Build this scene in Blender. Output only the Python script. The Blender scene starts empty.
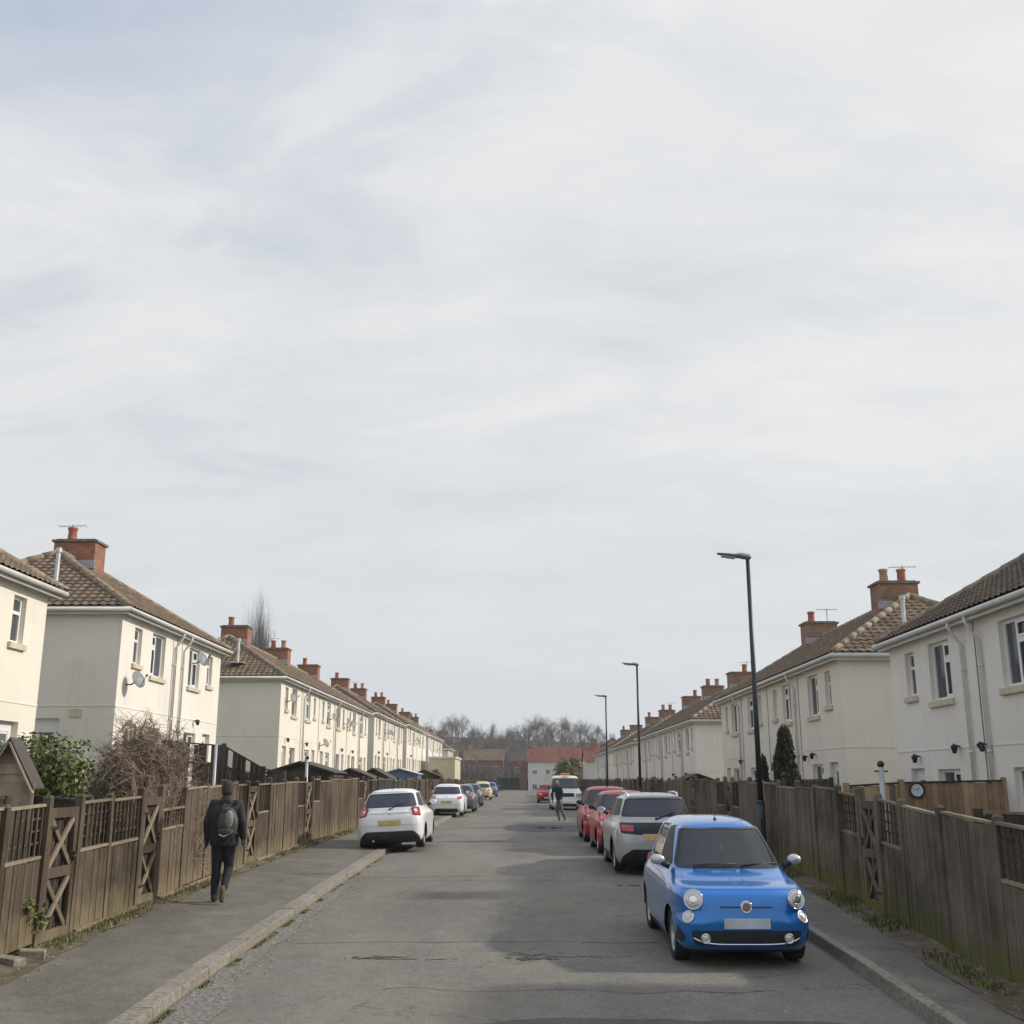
import bpy, bmesh, math, random
from mathutils import Vector, Matrix, noise
from mathutils.bvhtree import BVHTree
random.seed(7)
PI = math.pi
SC = bpy.context.scene
COL = SC.collection

# ------------------------------------------------------------------ basics
def tag(o, label=None, cat=None, group=None, kind=None):
    if label: o['label'] = label
    if cat: o['category'] = cat
    if group: o['group'] = group
    if kind: o['kind'] = kind
    return o

def empty(name, loc, rz=0.0, ry=0.0, label=None, cat=None, group=None):
    o = bpy.data.objects.new(name, None)
    o.empty_display_size = 0.2
    o.location = loc
    o.rotation_euler = (0, ry, rz)
    COL.objects.link(o)
    return tag(o, label, cat, group)

def copy_tree(o, parent=None):
    c = o.copy()
    COL.objects.link(c)
    c.parent = parent
    for ch in list(o.children):
        copy_tree(ch, c)
    return c

class MB:
    """collects plain geometry and links it as one mesh object"""
    def __init__(s):
        s.v = []; s.f = []; s.var = []; s.mi = []; s.cur = 0.5; s.m = 0
    def face(s, idx):
        s.f.append(tuple(idx)); s.var.append(s.cur); s.mi.append(s.m)
    def quad(s, a, b, c, d):
        n = len(s.v); s.v += [tuple(a), tuple(b), tuple(c), tuple(d)]
        s.face((n, n+1, n+2, n+3))
    def poly(s, pts):
        n = len(s.v); s.v += [tuple(p) for p in pts]
        s.face(range(n, n+len(pts)))
    def box(s, x0, x1, y0, y1, z0, z1, M=None):
        P = [(x0,y0,z0),(x1,y0,z0),(x1,y1,z0),(x0,y1,z0),(x0,y0,z1),(x1,y0,z1),(x1,y1,z1),(x0,y1,z1)]
        s.hexa(P, M)
    def hexa(s, P, M=None):
        if M is not None: P = [tuple(M @ Vector(p)) for p in P]
        n = len(s.v); s.v += [tuple(p) for p in P]
        for q in ((0,3,2,1),(4,5,6,7),(0,1,5,4),(1,2,6,5),(2,3,7,6),(3,0,4,7)):
            s.face([n+i for i in q])
    def bar(s, a, b, w, h, up=(0,0,1)):
        a = Vector(a); b = Vector(b); d = (b-a)
        if d.length < 1e-6: return
        d.normalize(); u = Vector(up)
        if abs(d.dot(u)) > .99: u = Vector((1,0,0))
        x = d.cross(u).normalized()*w/2; y = x.cross(d).normalized()*h/2
        s.hexa([a-x-y, a+x-y, b+x-y, b-x-y, a-x+y, a+x+y, b+x+y, b-x+y])
    def tube(s, pts, rad, n=8, caps=True):
        pts = [Vector(p) for p in pts]
        if not hasattr(rad, '__len__'): rad = [rad]*len(pts)
        base = len(s.v); prev = None
        for i, p in enumerate(pts):
            d = (pts[min(i+1, len(pts)-1)] - pts[max(i-1, 0)])
            if d.length < 1e-9: d = Vector((0,0,1))
            d.normalize()
            if prev is None:
                u = Vector((0,0,1)) if abs(d.z) < .9 else Vector((1,0,0))
                x = d.cross(u).normalized()
            else:
                x = (prev - d*prev.dot(d))
                x = x.normalized() if x.length > 1e-6 else d.orthogonal().normalized()
            prev = x; y = d.cross(x)
            for k in range(n):
                a = 2*PI*k/n
                s.v.append(tuple(p + (x*math.cos(a)+y*math.sin(a))*rad[i]))
        for i in range(len(pts)-1):
            for k in range(n):
                a = base+i*n+k; b = base+i*n+(k+1) % n
                s.face((a, b, b+n, a+n))
        if caps:
            s.face([base+k for k in range(n)][::-1])
            s.face([base+(len(pts)-1)*n+k for k in range(n)])
    def lathe(s, prof, n=24, M=None):
        """prof: (r, h) list round local Z"""
        base = len(s.v)
        for r, h in prof:
            for k in range(n):
                a = 2*PI*k/n
                p = Vector((r*math.cos(a), r*math.sin(a), h))
                s.v.append(tuple(M @ p if M is not None else p))
        for i in range(len(prof)-1):
            for k in range(n):
                a = base+i*n+k; b = base+i*n+(k+1) % n
                s.face((a, b, b+n, a+n))
    def ball(s, c, r, sc=(1,1,1), n=12, M=None):
        base = len(s.v); m = n//2
        for i in range(m+1):
            t = PI*i/m
            for k in range(n):
                a = 2*PI*k/n
                p = Vector((math.sin(t)*math.cos(a)*sc[0]*r, math.sin(t)*math.sin(a)*sc[1]*r, math.cos(t)*sc[2]*r))
                if M is not None: p = M @ p
                s.v.append(tuple(p+Vector(c)))
        for i in range(m):
            for k in range(n):
                a = base+i*n+k; b = base+i*n+(k+1) % n
                s.face((a, b, b+n, a+n))
    def build(s, name, mats, parent=None, smooth=False, bevel=0.0, loc=None):
        me = bpy.data.meshes.new(name)
        me.from_pydata(s.v, [], s.f)
        if not isinstance(mats, (list, tuple)): mats = [mats]
        for m in mats: me.materials.append(m)
        at = me.attributes.new('var', 'FLOAT', 'FACE')
        at.data.foreach_set('value', s.var)
        me.polygons.foreach_set('material_index', s.mi)
        if smooth: me.polygons.foreach_set('use_smooth', [True]*len(s.f))
        me.validate(); me.update()
        o = bpy.data.objects.new(name, me)
        COL.objects.link(o)
        if parent is not None: o.parent = parent
        if loc is not None: o.location = loc
        if bevel > 0:
            b = o.modifiers.new('bevel', 'BEVEL'); b.width = bevel; b.segments = 2; b.limit_method = 'ANGLE'
        return o

# ------------------------------------------------------------------ materials
def lin(c):
    return tuple((x/12.92 if x <= .04045 else ((x+.055)/1.055)**2.4) for x in c)

def new_mat(name):
    m = bpy.data.materials.new(name); m.use_nodes = True
    nt = m.node_tree; b = nt.nodes['Principled BSDF']
    return m, nt, b

def N(nt, t, **kw):
    n = nt.nodes.new(t)
    for k, v in kw.items():
        if hasattr(n, k): setattr(n, k, v)
        else: n.inputs[k].default_value = v
    return n

def ramp(nt, stops):
    r = nt.nodes.new('ShaderNodeValToRGB')
    e = r.color_ramp.elements
    while len(e) < len(stops): e.new(0.5)
    for i, (p, c) in enumerate(stops):
        e[i].position = p; e[i].color = (c[0], c[1], c[2], 1) if hasattr(c, '__len__') else (c, c, c, 1)
    return r

def mix(nt, a, b, fac, mode='MIX'):
    m = nt.nodes.new('ShaderNodeMix'); m.data_type = 'RGBA'; m.blend_type = mode
    for s, v in ((m.inputs[0], fac), (m.inputs[6], a), (m.inputs[7], b)):
        if hasattr(v, 'is_output'): nt.links.new(v, s)
        elif hasattr(v, '__len__'): s.default_value = (v[0], v[1], v[2], 1)
        else: s.default_value = v
    return m.outputs[2]

def noise_out(nt, scale, detail=4, vec=None, rough=.55, stretch=None):
    n = nt.nodes.new('ShaderNodeTexNoise')
    n.inputs['Scale'].default_value = scale; n.inputs['Detail'].default_value = detail
    n.inputs['Roughness'].default_value = rough
    if vec is None:
        tc = nt.nodes.new('ShaderNodeNewGeometry'); vec = tc.outputs['Position']
    if stretch:
        mp = nt.nodes.new('ShaderNodeMapping'); mp.inputs['Scale'].default_value = stretch
        nt.links.new(vec, mp.inputs[0]); vec = mp.outputs[0]
    nt.links.new(vec, n.inputs['Vector'])
    return n.outputs['Fac']

def bump(nt, b, h, strength=.3, dist=.01):
    bn = nt.nodes.new('ShaderNodeBump')
    bn.inputs['Strength'].default_value = strength; bn.inputs['Distance'].default_value = dist
    nt.links.new(h, bn.inputs['Height']); nt.links.new(bn.outputs[0], b.inputs['Normal'])

def simple(name, col, rough=.6, metal=0.0, var=.15, vscale=3.0, bmp=0.0, bscale=60, coat=0.0, spec=.5, detail=4, usevar=0.0):
    m, nt, b = new_mat(name)
    b.inputs['Roughness'].default_value = rough; b.inputs['Metallic'].default_value = metal
    b.inputs['Coat Weight'].default_value = coat; b.inputs['Specular IOR Level'].default_value = spec
    c1 = [x*(1-var) for x in col]; c2 = [min(1, x*(1+var)) for x in col]
    f = noise_out(nt, vscale, detail)
    r = ramp(nt, [(.3, c1), (.7, c2)]); nt.links.new(f, r.inputs[0])
    out = r.outputs[0]
    if usevar:
        a = N(nt, 'ShaderNodeAttribute', attribute_name='var')
        r2 = ramp(nt, [(0, 1-usevar), (1, 1+usevar)])
        nt.links.new(a.outputs['Fac'], r2.inputs[0])
        out = mix(nt, out, r2.outputs[0], 1.0, 'MULTIPLY')
    nt.links.new(out, b.inputs['Base Color'])
    if bmp: bump(nt, b, noise_out(nt, bscale, 5), bmp, .01)
    return m

def wood(name, c1, c2, moss=0.0, grey=0.0):
    m, nt, b = new_mat(name)
    b.inputs['Roughness'].default_value = .9; b.inputs['Specular IOR Level'].default_value = .2
    st = noise_out(nt, 1.0, 6, stretch=(28, 28, 1.3))
    r = ramp(nt, [(.3, c1), (.7, c2)]); nt.links.new(st, r.inputs[0])
    a = N(nt, 'ShaderNodeAttribute', attribute_name='var')
    r2 = ramp(nt, [(0, .52), (1, 1.5)]); nt.links.new(a.outputs['Fac'], r2.inputs[0])
    out = mix(nt, r.outputs[0], r2.outputs[0], 1.0, 'MULTIPLY')
    # big weathering blotches
    bl = noise_out(nt, .8, 5, rough=.65)
    rb = ramp(nt, [(.42, 0), (.62, 1)]); nt.links.new(bl, rb.inputs[0])
    gcol = [x*1.75+.014 for x in c2]
    mm = N(nt, 'ShaderNodeMath', operation='MULTIPLY'); mm.inputs[1].default_value = .5
    nt.links.new(rb.outputs[0], mm.inputs[0])
    out = mix(nt, out, gcol, mm.outputs[0])
    # pale dry splashes of dirt low on the boards and green algae
    tc = nt.nodes.new('ShaderNodeTexCoord')
    at = N(nt, 'ShaderNodeAttribute', attribute_name='hgt')
    nz = noise_out(nt, 3.0, 5)
    ad = N(nt, 'ShaderNodeMath', operation='MULTIPLY_ADD'); ad.inputs[1].default_value = .9
    nt.links.new(nz, ad.inputs[0]); nt.links.new(at.outputs['Fac'], ad.inputs[2])
    if moss:
        rm = ramp(nt, [(.58, moss), (.98, 0)]); nt.links.new(ad.outputs[0], rm.inputs[0])
        out = mix(nt, out, (.14, .14, .03), rm.outputs[0])
    if grey:
        rm = ramp(nt, [(.5, grey), (.95, 0)]); nt.links.new(ad.outputs[0], rm.inputs[0])
        out = mix(nt, out, (.30, .24, .15), rm.outputs[0])
    nt.links.new(out, b.inputs['Base Color'])
    bump(nt, b, st, .5, .006)
    return m

def render_wall(name, c):
    m, nt, b = new_mat(name)
    b.inputs['Roughness'].default_value = .92; b.inputs['Specular IOR Level'].default_value = .15
    n1 = noise_out(nt, .5, 5, rough=.6)
    r = ramp(nt, [(.3, [x*.91 for x in c]), (.7, c)]); nt.links.new(n1, r.inputs[0])
    pt_ = ramp(nt, [(.56, 0), (.60, .16)]); nt.links.new(noise_out(nt, .7, 3, rough=.4, stretch=(1, 1, 1.6)), pt_.inputs[0])
    base_ = mix(nt, r.outputs[0], [x*.80 for x in c], pt_.outputs[0])
    st = noise_out(nt, 1.0, 5, stretch=(3.5, 3.5, .35))
    rs = ramp(nt, [(.54, 0), (.8, .32)]); nt.links.new(st, rs.inputs[0])
    out = mix(nt, base_, [c[0]*.62, c[1]*.61, c[2]*.56], rs.outputs[0])
    nt.links.new(out, b.inputs['Base Color'])
    bump(nt, b, noise_out(nt, 90, 4), .25, .006)
    return m

def brick_mat(name, c1, c2, mortar):
    m, nt, b = new_mat(name)
    b.inputs['Roughness'].default_value = .9; b.inputs['Specular IOR Level'].default_value = .2
    g = nt.nodes.new('ShaderNodeNewGeometry')
    sx = nt.nodes.new('ShaderNodeSeparateXYZ'); nt.links.new(g.outputs['Position'], sx.inputs[0])
    ad = N(nt, 'ShaderNodeMath', operation='ADD'); nt.links.new(sx.outputs[0], ad.inputs[0]); nt.links.new(sx.outputs[1], ad.inputs[1])
    cx = nt.nodes.new('ShaderNodeCombineXYZ'); nt.links.new(ad.outputs[0], cx.inputs[0]); nt.links.new(sx.outputs[2], cx.inputs[1])
    bt = nt.nodes.new('ShaderNodeTexBrick')
    bt.inputs['Scale'].default_value = 1; bt.inputs['Brick Width'].default_value = .225; bt.inputs['Row Height'].default_value = .075
    bt.inputs['Mortar Size'].default_value = .008
    bt.inputs['Color1'].default_value = (*c1, 1); bt.inputs['Color2'].default_value = (*c2, 1); bt.inputs['Mortar'].default_value = (*mortar, 1)
    nt.links.new(cx.outputs[0], bt.inputs['Vector'])
    out = mix(nt, bt.outputs['Color'], (.12, .09, .07), mixfac(nt, 2.5, .45, .75, .6))
    nt.links.new(out, b.inputs['Base Color'])
    return m

def mixfac(nt, scale, a, b_, top, stretch=None, detail=5):
    r = ramp(nt, [(a, 0), (b_, top)]); nt.links.new(noise_out(nt, scale, detail, stretch=stretch), r.inputs[0])
    return r.outputs[0]

def tile_mat(name, c1, c2, c3):
    m, nt, b = new_mat(name)
    b.inputs['Roughness'].default_value = .85; b.inputs['Specular IOR Level'].default_value = .3
    a = N(nt, 'ShaderNodeAttribute', attribute_name='var')
    r = ramp(nt, [(0, c1), (.55, c2), (1, c3)]); nt.links.new(a.outputs['Fac'], r.inputs[0])
    out = mix(nt, r.outputs[0], (.16, .15, .075), mixfac(nt, 1.6, .52, .8, .55))
    out = mix(nt, out, (.05, .04, .03), mixfac(nt, 7, .5, .8, .5))
    nt.links.new(out, b.inputs['Base Color'])
    return m

def glass_mat(name, tint, body=(.02, .025, .03), see=.5):
    m, nt, b = new_mat(name)
    b.inputs['Base Color'].default_value = (*body, 1)
    b.inputs['Roughness'].default_value = .04
    b.inputs['Specular IOR Level'].default_value = .8
    tr = nt.nodes.new('ShaderNodeBsdfTransparent'); tr.inputs[0].default_value = (*tint, 1)
    mx = nt.nodes.new('ShaderNodeMixShader'); mx.inputs[0].default_value = 1-see
    out = nt.nodes['Material Output']
    nt.links.new(tr.outputs[0], mx.inputs[1]); nt.links.new(b.outputs[0], mx.inputs[2])
    nt.links.new(mx.outputs[0], out.inputs['Surface'])
    return m

def paint(name, col, metal=.25, rough=.32, dirt=.12):
    m, nt, b = new_mat(name)
    b.inputs['Metallic'].default_value = metal; b.inputs['Roughness'].default_value = rough
    b.inputs['Coat Weight'].default_value = .6; b.inputs['Coat Roughness'].default_value = .06
    out = mix(nt, col, (.2, .18, .15), mixfac(nt, 2.2, .45, .85, dirt))
    nt.links.new(out, b.inputs['Base Color'])
    return m

MT = {}
MT['render'] = render_wall('cream_render', (.81, .75, .65))
MT['render_b'] = render_wall('offwhite_render', (.81, .765, .69))
MT['render_w'] = render_wall('warm_render', (.80, .735, .64))
MT['render_r'] = render_wall('pale_render', (.83, .78, .71))
MT['tile'] = tile_mat('roof_tile', (.125, .092, .066), (.17, .122, .084), (.235, .17, .112))
MT['tile_r'] = tile_mat('roof_tile_dark', (.085, .062, .050), (.12, .085, .064), (.17, .12, .085))
MT['tile_red'] = tile_mat('roof_tile_red', (.16, .062, .048), (.21, .08, .06), (.27, .105, .075))
MT['ridge'] = simple('ridge_tile', (.26, .205, .14), .9, var=.35, vscale=6)
MT['brick'] = brick_mat('chimney_brick', (.25, .085, .05), (.37, .145, .08), (.30, .25, .20))
MT['brick_r'] = brick_mat('chimney_brick_dull', (.22, .105, .065), (.33, .17, .10), (.30, .26, .21))
MT['brick_tan'] = brick_mat('tan_brick', (.36, .20, .12), (.46, .26, .15), (.42, .36, .28))
MT['pot'] = simple('clay_pot', (.34, .12, .07), .85, var=.3, vscale=8)
MT['cap'] = simple('mortar_cap', (.17, .15, .12), .95, var=.3, vscale=6)
MT['upvc'] = simple('white_upvc', (.78, .78, .77), .4, var=.05, vscale=2)
MT['fascia'] = simple('grey_white_fascia', (.62, .61, .58), .5, var=.1, vscale=2)
MT['gutter'] = simple('gutter_plastic', (.60, .585, .55), .5, var=.12, vscale=2)
MT['sill'] = simple('stone_sill', (.58, .50, .38), .9, var=.15, vscale=5, bmp=.2)
MT['pane'] = simple('window_pane', (.10, .11, .12), .06, var=.5, vscale=.9, spec=.8)
MT['curtain'] = simple('net_curtain', (.72, .71, .69), .9, var=.15, vscale=4)
MT['wpane'] = glass_mat('window_glass', (.78, .82, .84), (.17, .18, .19), see=.60)
MT['wpane'].node_tree.nodes['Principled BSDF'].inputs['Specular IOR Level'].default_value = 1.0
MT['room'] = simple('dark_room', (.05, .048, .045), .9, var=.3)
MT['black'] = simple('black_metal', (.02, .02, .022), .45, var=.2)
MT['dish'] = simple('dish_grey', (.20, .205, .21), .5, var=.1)
MT['lead'] = simple('lead_flashing', (.33, .35, .37), .6, var=.15, vscale=8)
MT['flue'] = simple('metal_flue', (.52, .53, .53), .45, metal=.4, var=.2)
MT['fenceL'] = wood('fence_wood_brown', (.046, .035, .025), (.102, .077, .054), moss=0.12, grey=.42)
MT['fenceR'] = wood('fence_wood_grey', (.062, .050, .038), (.140, .112, .082), moss=.75)
MT['fenceD'] = wood('fence_wood_dark', (.036, .030, .026), (.072, .058, .046))
MT['fenceG'] = wood('fence_green_dark', (.03, .036, .03), (.05, .055, .045))
MT['fenceN'] = wood('fence_wood_new', (.26, .175, .11), (.37, .26, .17))
MT['rail'] = wood('rail_wood_pale', (.13, .105, .075), (.215, .172, .122), moss=0)
MT['shed'] = wood('shed_wood', (.20, .155, .115), (.34, .28, .21))
MT['felt'] = simple('roofing_felt', (.075, .065, .058), .95, var=.25, vscale=4, bmp=.2)
MT['grass'] = simple('lawn', (.07, .085, .03), .95, var=.4, vscale=1.2, bmp=.5, bscale=25)
MT['leaf'] = simple('bush_leaf', (.085, .115, .028), .7, var=.45, vscale=2.5, usevar=.55)
MT['leafy'] = simple('bush_leaf_pale', (.20, .20, .07), .7, var=.4, vscale=2.5, usevar=.5)
MT['conifer'] = simple('conifer_leaf', (.035, .042, .02), .8, var=.4, vscale=3, usevar=.6)
MT['moss'] = simple('weed_green', (.11, .13, .028), .9, var=.5, vscale=3, usevar=.6)
MT['dryweed'] = simple('dry_weed', (.30, .24, .13), .95, var=.4, vscale=3, usevar=.5)
MT['twig'] = simple('twig_brown', (.27, .205, .155), .95, var=.35, vscale=2, usevar=.5)
MT['poplar'] = simple('twig_pale', (.20, .185, .165), .95, var=.2)
MT['twigfar'] = simple('twig_grey', (.145, .125, .105), .95, var=.25, vscale=.2, usevar=.4)
MT['bark'] = simple('bark', (.10, .085, .07), .95, var=.3, vscale=3)
MT['rubber'] = simple('rubber', (.018, .018, .019), .75, var=.25, vscale=6)
MT['rim'] = simple('alloy', (.42, .43, .45), .35, metal=.7, var=.1)
MT['rimdark'] = simple('alloy_dark', (.10, .10, .11), .4, metal=.5, var=.1)
MT['chrome'] = simple('chrome', (.75, .76, .78), .15, metal=1, var=.03)
MT['plastic'] = simple('black_plastic', (.022, .023, .026), .55, var=.2)
MT['under'] = simple('underbody', (.012, .012, .013), .9, var=.2)
MT['carglass'] = glass_mat('car_glass', (.66, .74, .74), (.05, .062, .066), see=.46)
MT['carglass'].node_tree.nodes['Principled BSDF'].inputs['Specular IOR Level'].default_value = 1.0
MT['tint'] = glass_mat('tinted_glass', (.25, .27, .30), (.022, .026, .042), see=.10)
MT['lens'] = simple('clear_lens', (.62, .63, .64), .12, metal=.35, var=.05)
MT['red_lens'] = simple('red_lens', (.42, .012, .02), .15, var=.15, coat=1)
MT['white_lens'] = simple('white_lens', (.75, .68, .66), .2, var=.05)
MT['amber'] = simple('amber_lens', (.75, .28, .03), .2, var=.05)
MT['plate_y'] = simple('plate_yellow', (.62, .45, .16), .5, var=.2, vscale=9)
MT['plate_w'] = simple('plate_white', (.50, .56, .62), .5, var=.15, vscale=9)
MT['seat'] = simple('seat_fabric', (.11, .11, .12), .9, var=.2)
MT['blue'] = paint('paint_blue', (.003, .175, .57), metal=.45, rough=.28, dirt=.03)
MT['blue'].node_tree.nodes['Principled BSDF'].inputs['Coat Weight'].default_value = 1.0
MT['white'] = paint('paint_white', (.80, .80, .80), metal=0, dirt=.15)
MT['silver'] = paint('paint_silver', (.43, .435, .44), metal=.45, dirt=.15)
MT['red'] = paint('paint_red', (.38, .004, .009), metal=.15, rough=.4, dirt=.02)
MT['red'].node_tree.nodes['Principled BSDF'].inputs['Coat Weight'].default_value = .3
MT['dgrey'] = paint('paint_grey', (.12, .13, .15), metal=.3)
MT['cream'] = paint('paint_cream', (.72, .62, .38), metal=0)
MT['bluelt'] = paint('paint_bluewhite', (.08, .16, .42), metal=.2)
MT['skin'] = simple('skin', (.42, .24, .17), .6, var=.1)
MT['jacket'] = simple('black_jacket', (.016, .018, .022), .8, var=.3, vscale=9, bmp=.3, bscale=30)
MT['trousers'] = simple('dark_trousers', (.014, .015, .019), .85, var=.3, vscale=9, bmp=.3, bscale=30)
MT['hat'] = simple('dark_beanie', (.05, .035, .03), .95, var=.3, vscale=20, bmp=.4, bscale=90)
MT['bag'] = simple('grey_backpack', (.05, .05, .048), .6, var=.35, vscale=9, bmp=.2)
MT['bagl'] = simple('grey_panel', (.20, .195, .18), .6, var=.25, vscale=9)
MT['sole'] = simple('brown_shoe', (.13, .075, .05), .8, var=.25, vscale=9)
MT['greytop'] = simple('grey_trousers', (.10, .105, .115), .9, var=.25, vscale=9)
MT['hair'] = simple('brown_hair', (.03, .02, .014), .8, var=.25, vscale=30)
MT['lamp_pole'] = simple('pole_black', (.022, .026, .035), .45, var=.25)
MT['lamp_grey'] = simple('lamp_grey', (.20, .21, .22), .45, metal=.3, var=.1)
MT['galv'] = simple('galvanised', (.45, .46, .47), .5, metal=.3, var=.15)
MT['clock'] = simple('clock_face', (.62, .68, .74), .4, var=.03)

# ------------------------------------------------------------------ terrain heights
PTS = [(0, 0), (9.4, .27), (12.6, .385), (20.7, .58), (28, .69), (38, .715), (190, .66), (900, .66)]
def g(y):
    if y <= 0: return y*.028
    for (a, b), (c, d) in zip(PTS, PTS[1:]):
        if y <= c: return b+(d-b)*(y-a)/(c-a)
    return .66
def ss(a, b, x):
    t = max(0., min(1., (x-a)/(b-a))); return t*t*(3-2*t)
def gr(x, y):
    """road / pavement level with the right side falling near the camera"""
    z = g(y)
    if x > 3.6: z -= .17*max(0., min(1., (18-y)/5))*ss(3.6, 5.2, x)
    return z
KL, KR, FL, FR = -3.5, 3.75, -5.75, 5.2
LX, RX = -10.5, 8.8
def lf(y):   # left garden level at the houses
    return 1.75 + .5*ss(70, 130, y)
def rf(y):
    return .65 + .2*ss(24, 32, y) - .45*ss(46, 60, y)
def hill(x, y):
    h = 17.5*ss(228, 400, y + .25*max(0, x)) * (1 - .45*ss(-60, 140, x))
    return h
def ground(x, y):
    if x < FL:
        z = g(y)+.08; z += (lf(y)-z)*ss(FL-.6, LX+1.6, x) if x > LX+1.6 else (lf(y)-z)
    elif x > FR:
        z = gr(5.2, y)+.06; z += (rf(y)-z)*ss(FR+.4, RX-1, x)
    else:
        z = g(y)-.22
    far = ss(150, 200, y)
    z = z*(1-far) + (.62)*far
    return z + hill(x, y)

def grid(name, xs, ys, fz, mat):
    mb = MB()
    for y in ys:
        for x in xs: mb.v.append((x, y, fz(x, y)))
    n = len(xs)
    for j in range(len(ys)-1):
        for i in range(n-1):
            a = j*n+i; mb.face((a, a+1, a+n+1, a+n))
    return mb.build(name, mat, smooth=True)

def frange(a, b, s):
    r = []; x = a
    while x < b-1e-6: r.append(x); x += s
    r.append(b); return r

# --- setting materials
def asphalt(name, c, wear=False, rough=.9):
    m, nt, b = new_mat(name)
    b.inputs['Roughness'].default_value = rough; b.inputs['Specular IOR Level'].default_value = .25
    f1 = noise_out(nt, 120, 3); r1 = ramp(nt, [(.3, [x*.72 for x in c]), (.72, [x*1.28 for x in c])]); nt.links.new(f1, r1.inputs[0])
    out = r1.outputs[0]
    f2 = noise_out(nt, .5, 6, rough=.65, stretch=(1.4, .5, 1)); r2 = ramp(nt, [(.35, .84), (.65, 1.13)]); nt.links.new(f2, r2.inputs[0])
    out = mix(nt, out, r2.outputs[0], 1.0, 'MULTIPLY')
    f4 = noise_out(nt, 3.2, 6, rough=.7); r4 = ramp(nt, [(.35, .90), (.7, 1.08)]); nt.links.new(f4, r4.inputs[0])
    out = mix(nt, out, r4.outputs[0], 1.0, 'MULTIPLY')
    f5 = noise_out(nt, 14, 7, rough=.75); r5 = ramp(nt, [(.3, .80), (.7, 1.18)]); nt.links.new(f5, r5.inputs[0])
    out = mix(nt, out, r5.outputs[0], 1.0, 'MULTIPLY')
    f6 = noise_out(nt, 42, 3, rough=.6); r6 = ramp(nt, [(.35, .80), (.65, 1.2)]); nt.links.new(f6, r6.inputs[0])
    out = mix(nt, out, r6.outputs[0], 1.0, 'MULTIPLY')
    # warm dusty film
    out = mix(nt, out, [c[0]*1.35, c[1]*1.22, c[2]*1.0], mixfac(nt, .9, .5, .75, .5))
    if wear:
        out = mix(nt, out, (.25, .225, .185), mixfac(nt, 1.3, .52, .72, .5))
        out = mix(nt, out, (.075, .066, .055), mixfac(nt, 2.1, .55, .75, .45))
    # thin cracks
    vo = nt.nodes.new('ShaderNodeTexVoronoi'); vo.feature = 'DISTANCE_TO_EDGE'
    vo.inputs['Scale'].default_value = .35
    gm = nt.nodes.new('ShaderNodeNewGeometry')
    nz = nt.nodes.new('ShaderNodeTexNoise'); nz.inputs['Scale'].default_value = 1.7; nz.inputs['Detail'].default_value = 6
    nt.links.new(gm.outputs['Position'], nz.inputs['Vector'])
    vm = N(nt, 'ShaderNodeVectorMath', operation='MULTIPLY_ADD'); vm.inputs[1].default_value = (1.6, 1.6, 0)
    nt.links.new(nz.outputs['Color'], vm.inputs[0]); nt.links.new(gm.outputs['Position'], vm.inputs[2])
    nt.links.new(vm.outputs[0], vo.inputs['Vector'])
    rc = ramp(nt, [(.0, .55), (.006, 0)]); nt.links.new(vo.outputs['Distance'], rc.inputs[0])
    cr = N(nt, 'ShaderNodeMath', operation='MULTIPLY'); nt.links.new(rc.outputs[0], cr.inputs[0]); nt.links.new(mixfac(nt, .35, .45, .55, 1), cr.inputs[1])
    out = mix(nt, out, (.03, .03, .028), cr.outputs[0])
    # loose pale grit
    out = mix(nt, out, (.34, .32, .28), mixfac(nt, 28, .72, .78, .55, detail=2))
    nt.links.new(out, b.inputs['Base Color'])
    bump(nt, b, noise_out(nt, 150, 3), .45, .004)
    return m
MT['road'] = asphalt('asphalt_road', (.180, .168, .146))
MT['patch'] = asphalt('asphalt_patch', (.105, .102, .098))
MT['pave'] = asphalt('asphalt_pavement', (.152, .140, .118), wear=True)
MT['kerb'] = simple('kerb_concrete', (.23, .203, .165), .92, var=.35, vscale=16, bmp=.6, bscale=40, detail=8, usevar=.08)
MT['soil'] = simple('soil', (.12, .095, .062), .97, var=.45, vscale=6, bmp=.8, bscale=30, detail=6)
MT['cobble'] = simple('gravel_gutter', (.17, .155, .135), .95, var=.6, vscale=22, bmp=1.0, bscale=22, detail=4)
MT['hill'] = simple('hill_scrub', (.085, .072, .05), .98, var=.45, vscale=.12, detail=8)

ysn = frange(-20, 60, 2.0)+frange(64, 240, 8)+frange(250, 480, 12)+[520, 600, 700, 900]
xsn = [-500, -300, -180, -120, -80, -50, -30, -20, -14]+frange(-10.5, -5.8, .5)+[-5.0, -3, 0, 3, 5.0]+frange(5.3, 9, .4)+[12, 16, 22, 30, 50, 80, 120, 180, 300, 500]
gd = grid('ground', xsn, ysn, ground, [MT['grass'], MT['hill']])
for p in gd.data.polygons:
    if p.center.y > 226: p.material_index = 1
tag(gd, kind='structure')
ysr = frange(-12, 60, 1.0)+frange(64, 206, 6)
def road_z(x, y): return gr(x, y) + .05*(1-(x/3.6)**2)*.6 - .03
rd = grid('road', frange(-3.5, 3.75, .25*29/29), ysr, lambda x, y: road_z(x, y), MT['road']); tag(rd, kind='structure')
pl = grid('pavement', [FL-.02, -5.2, -4.5, KL-.16], ysr[:-14], lambda x, y: g(y)+.10-.035*ss(-5.3, KL-.1, x), MT['pave']); tag(pl, kind='structure')
pr = grid('pavement', [KR+.12, 4.1, 4.4, 4.8, FR+.05], ysr[:-14], lambda x, y: gr(x, y)+.10, MT['pave']); tag(pr, kind='structure')

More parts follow.
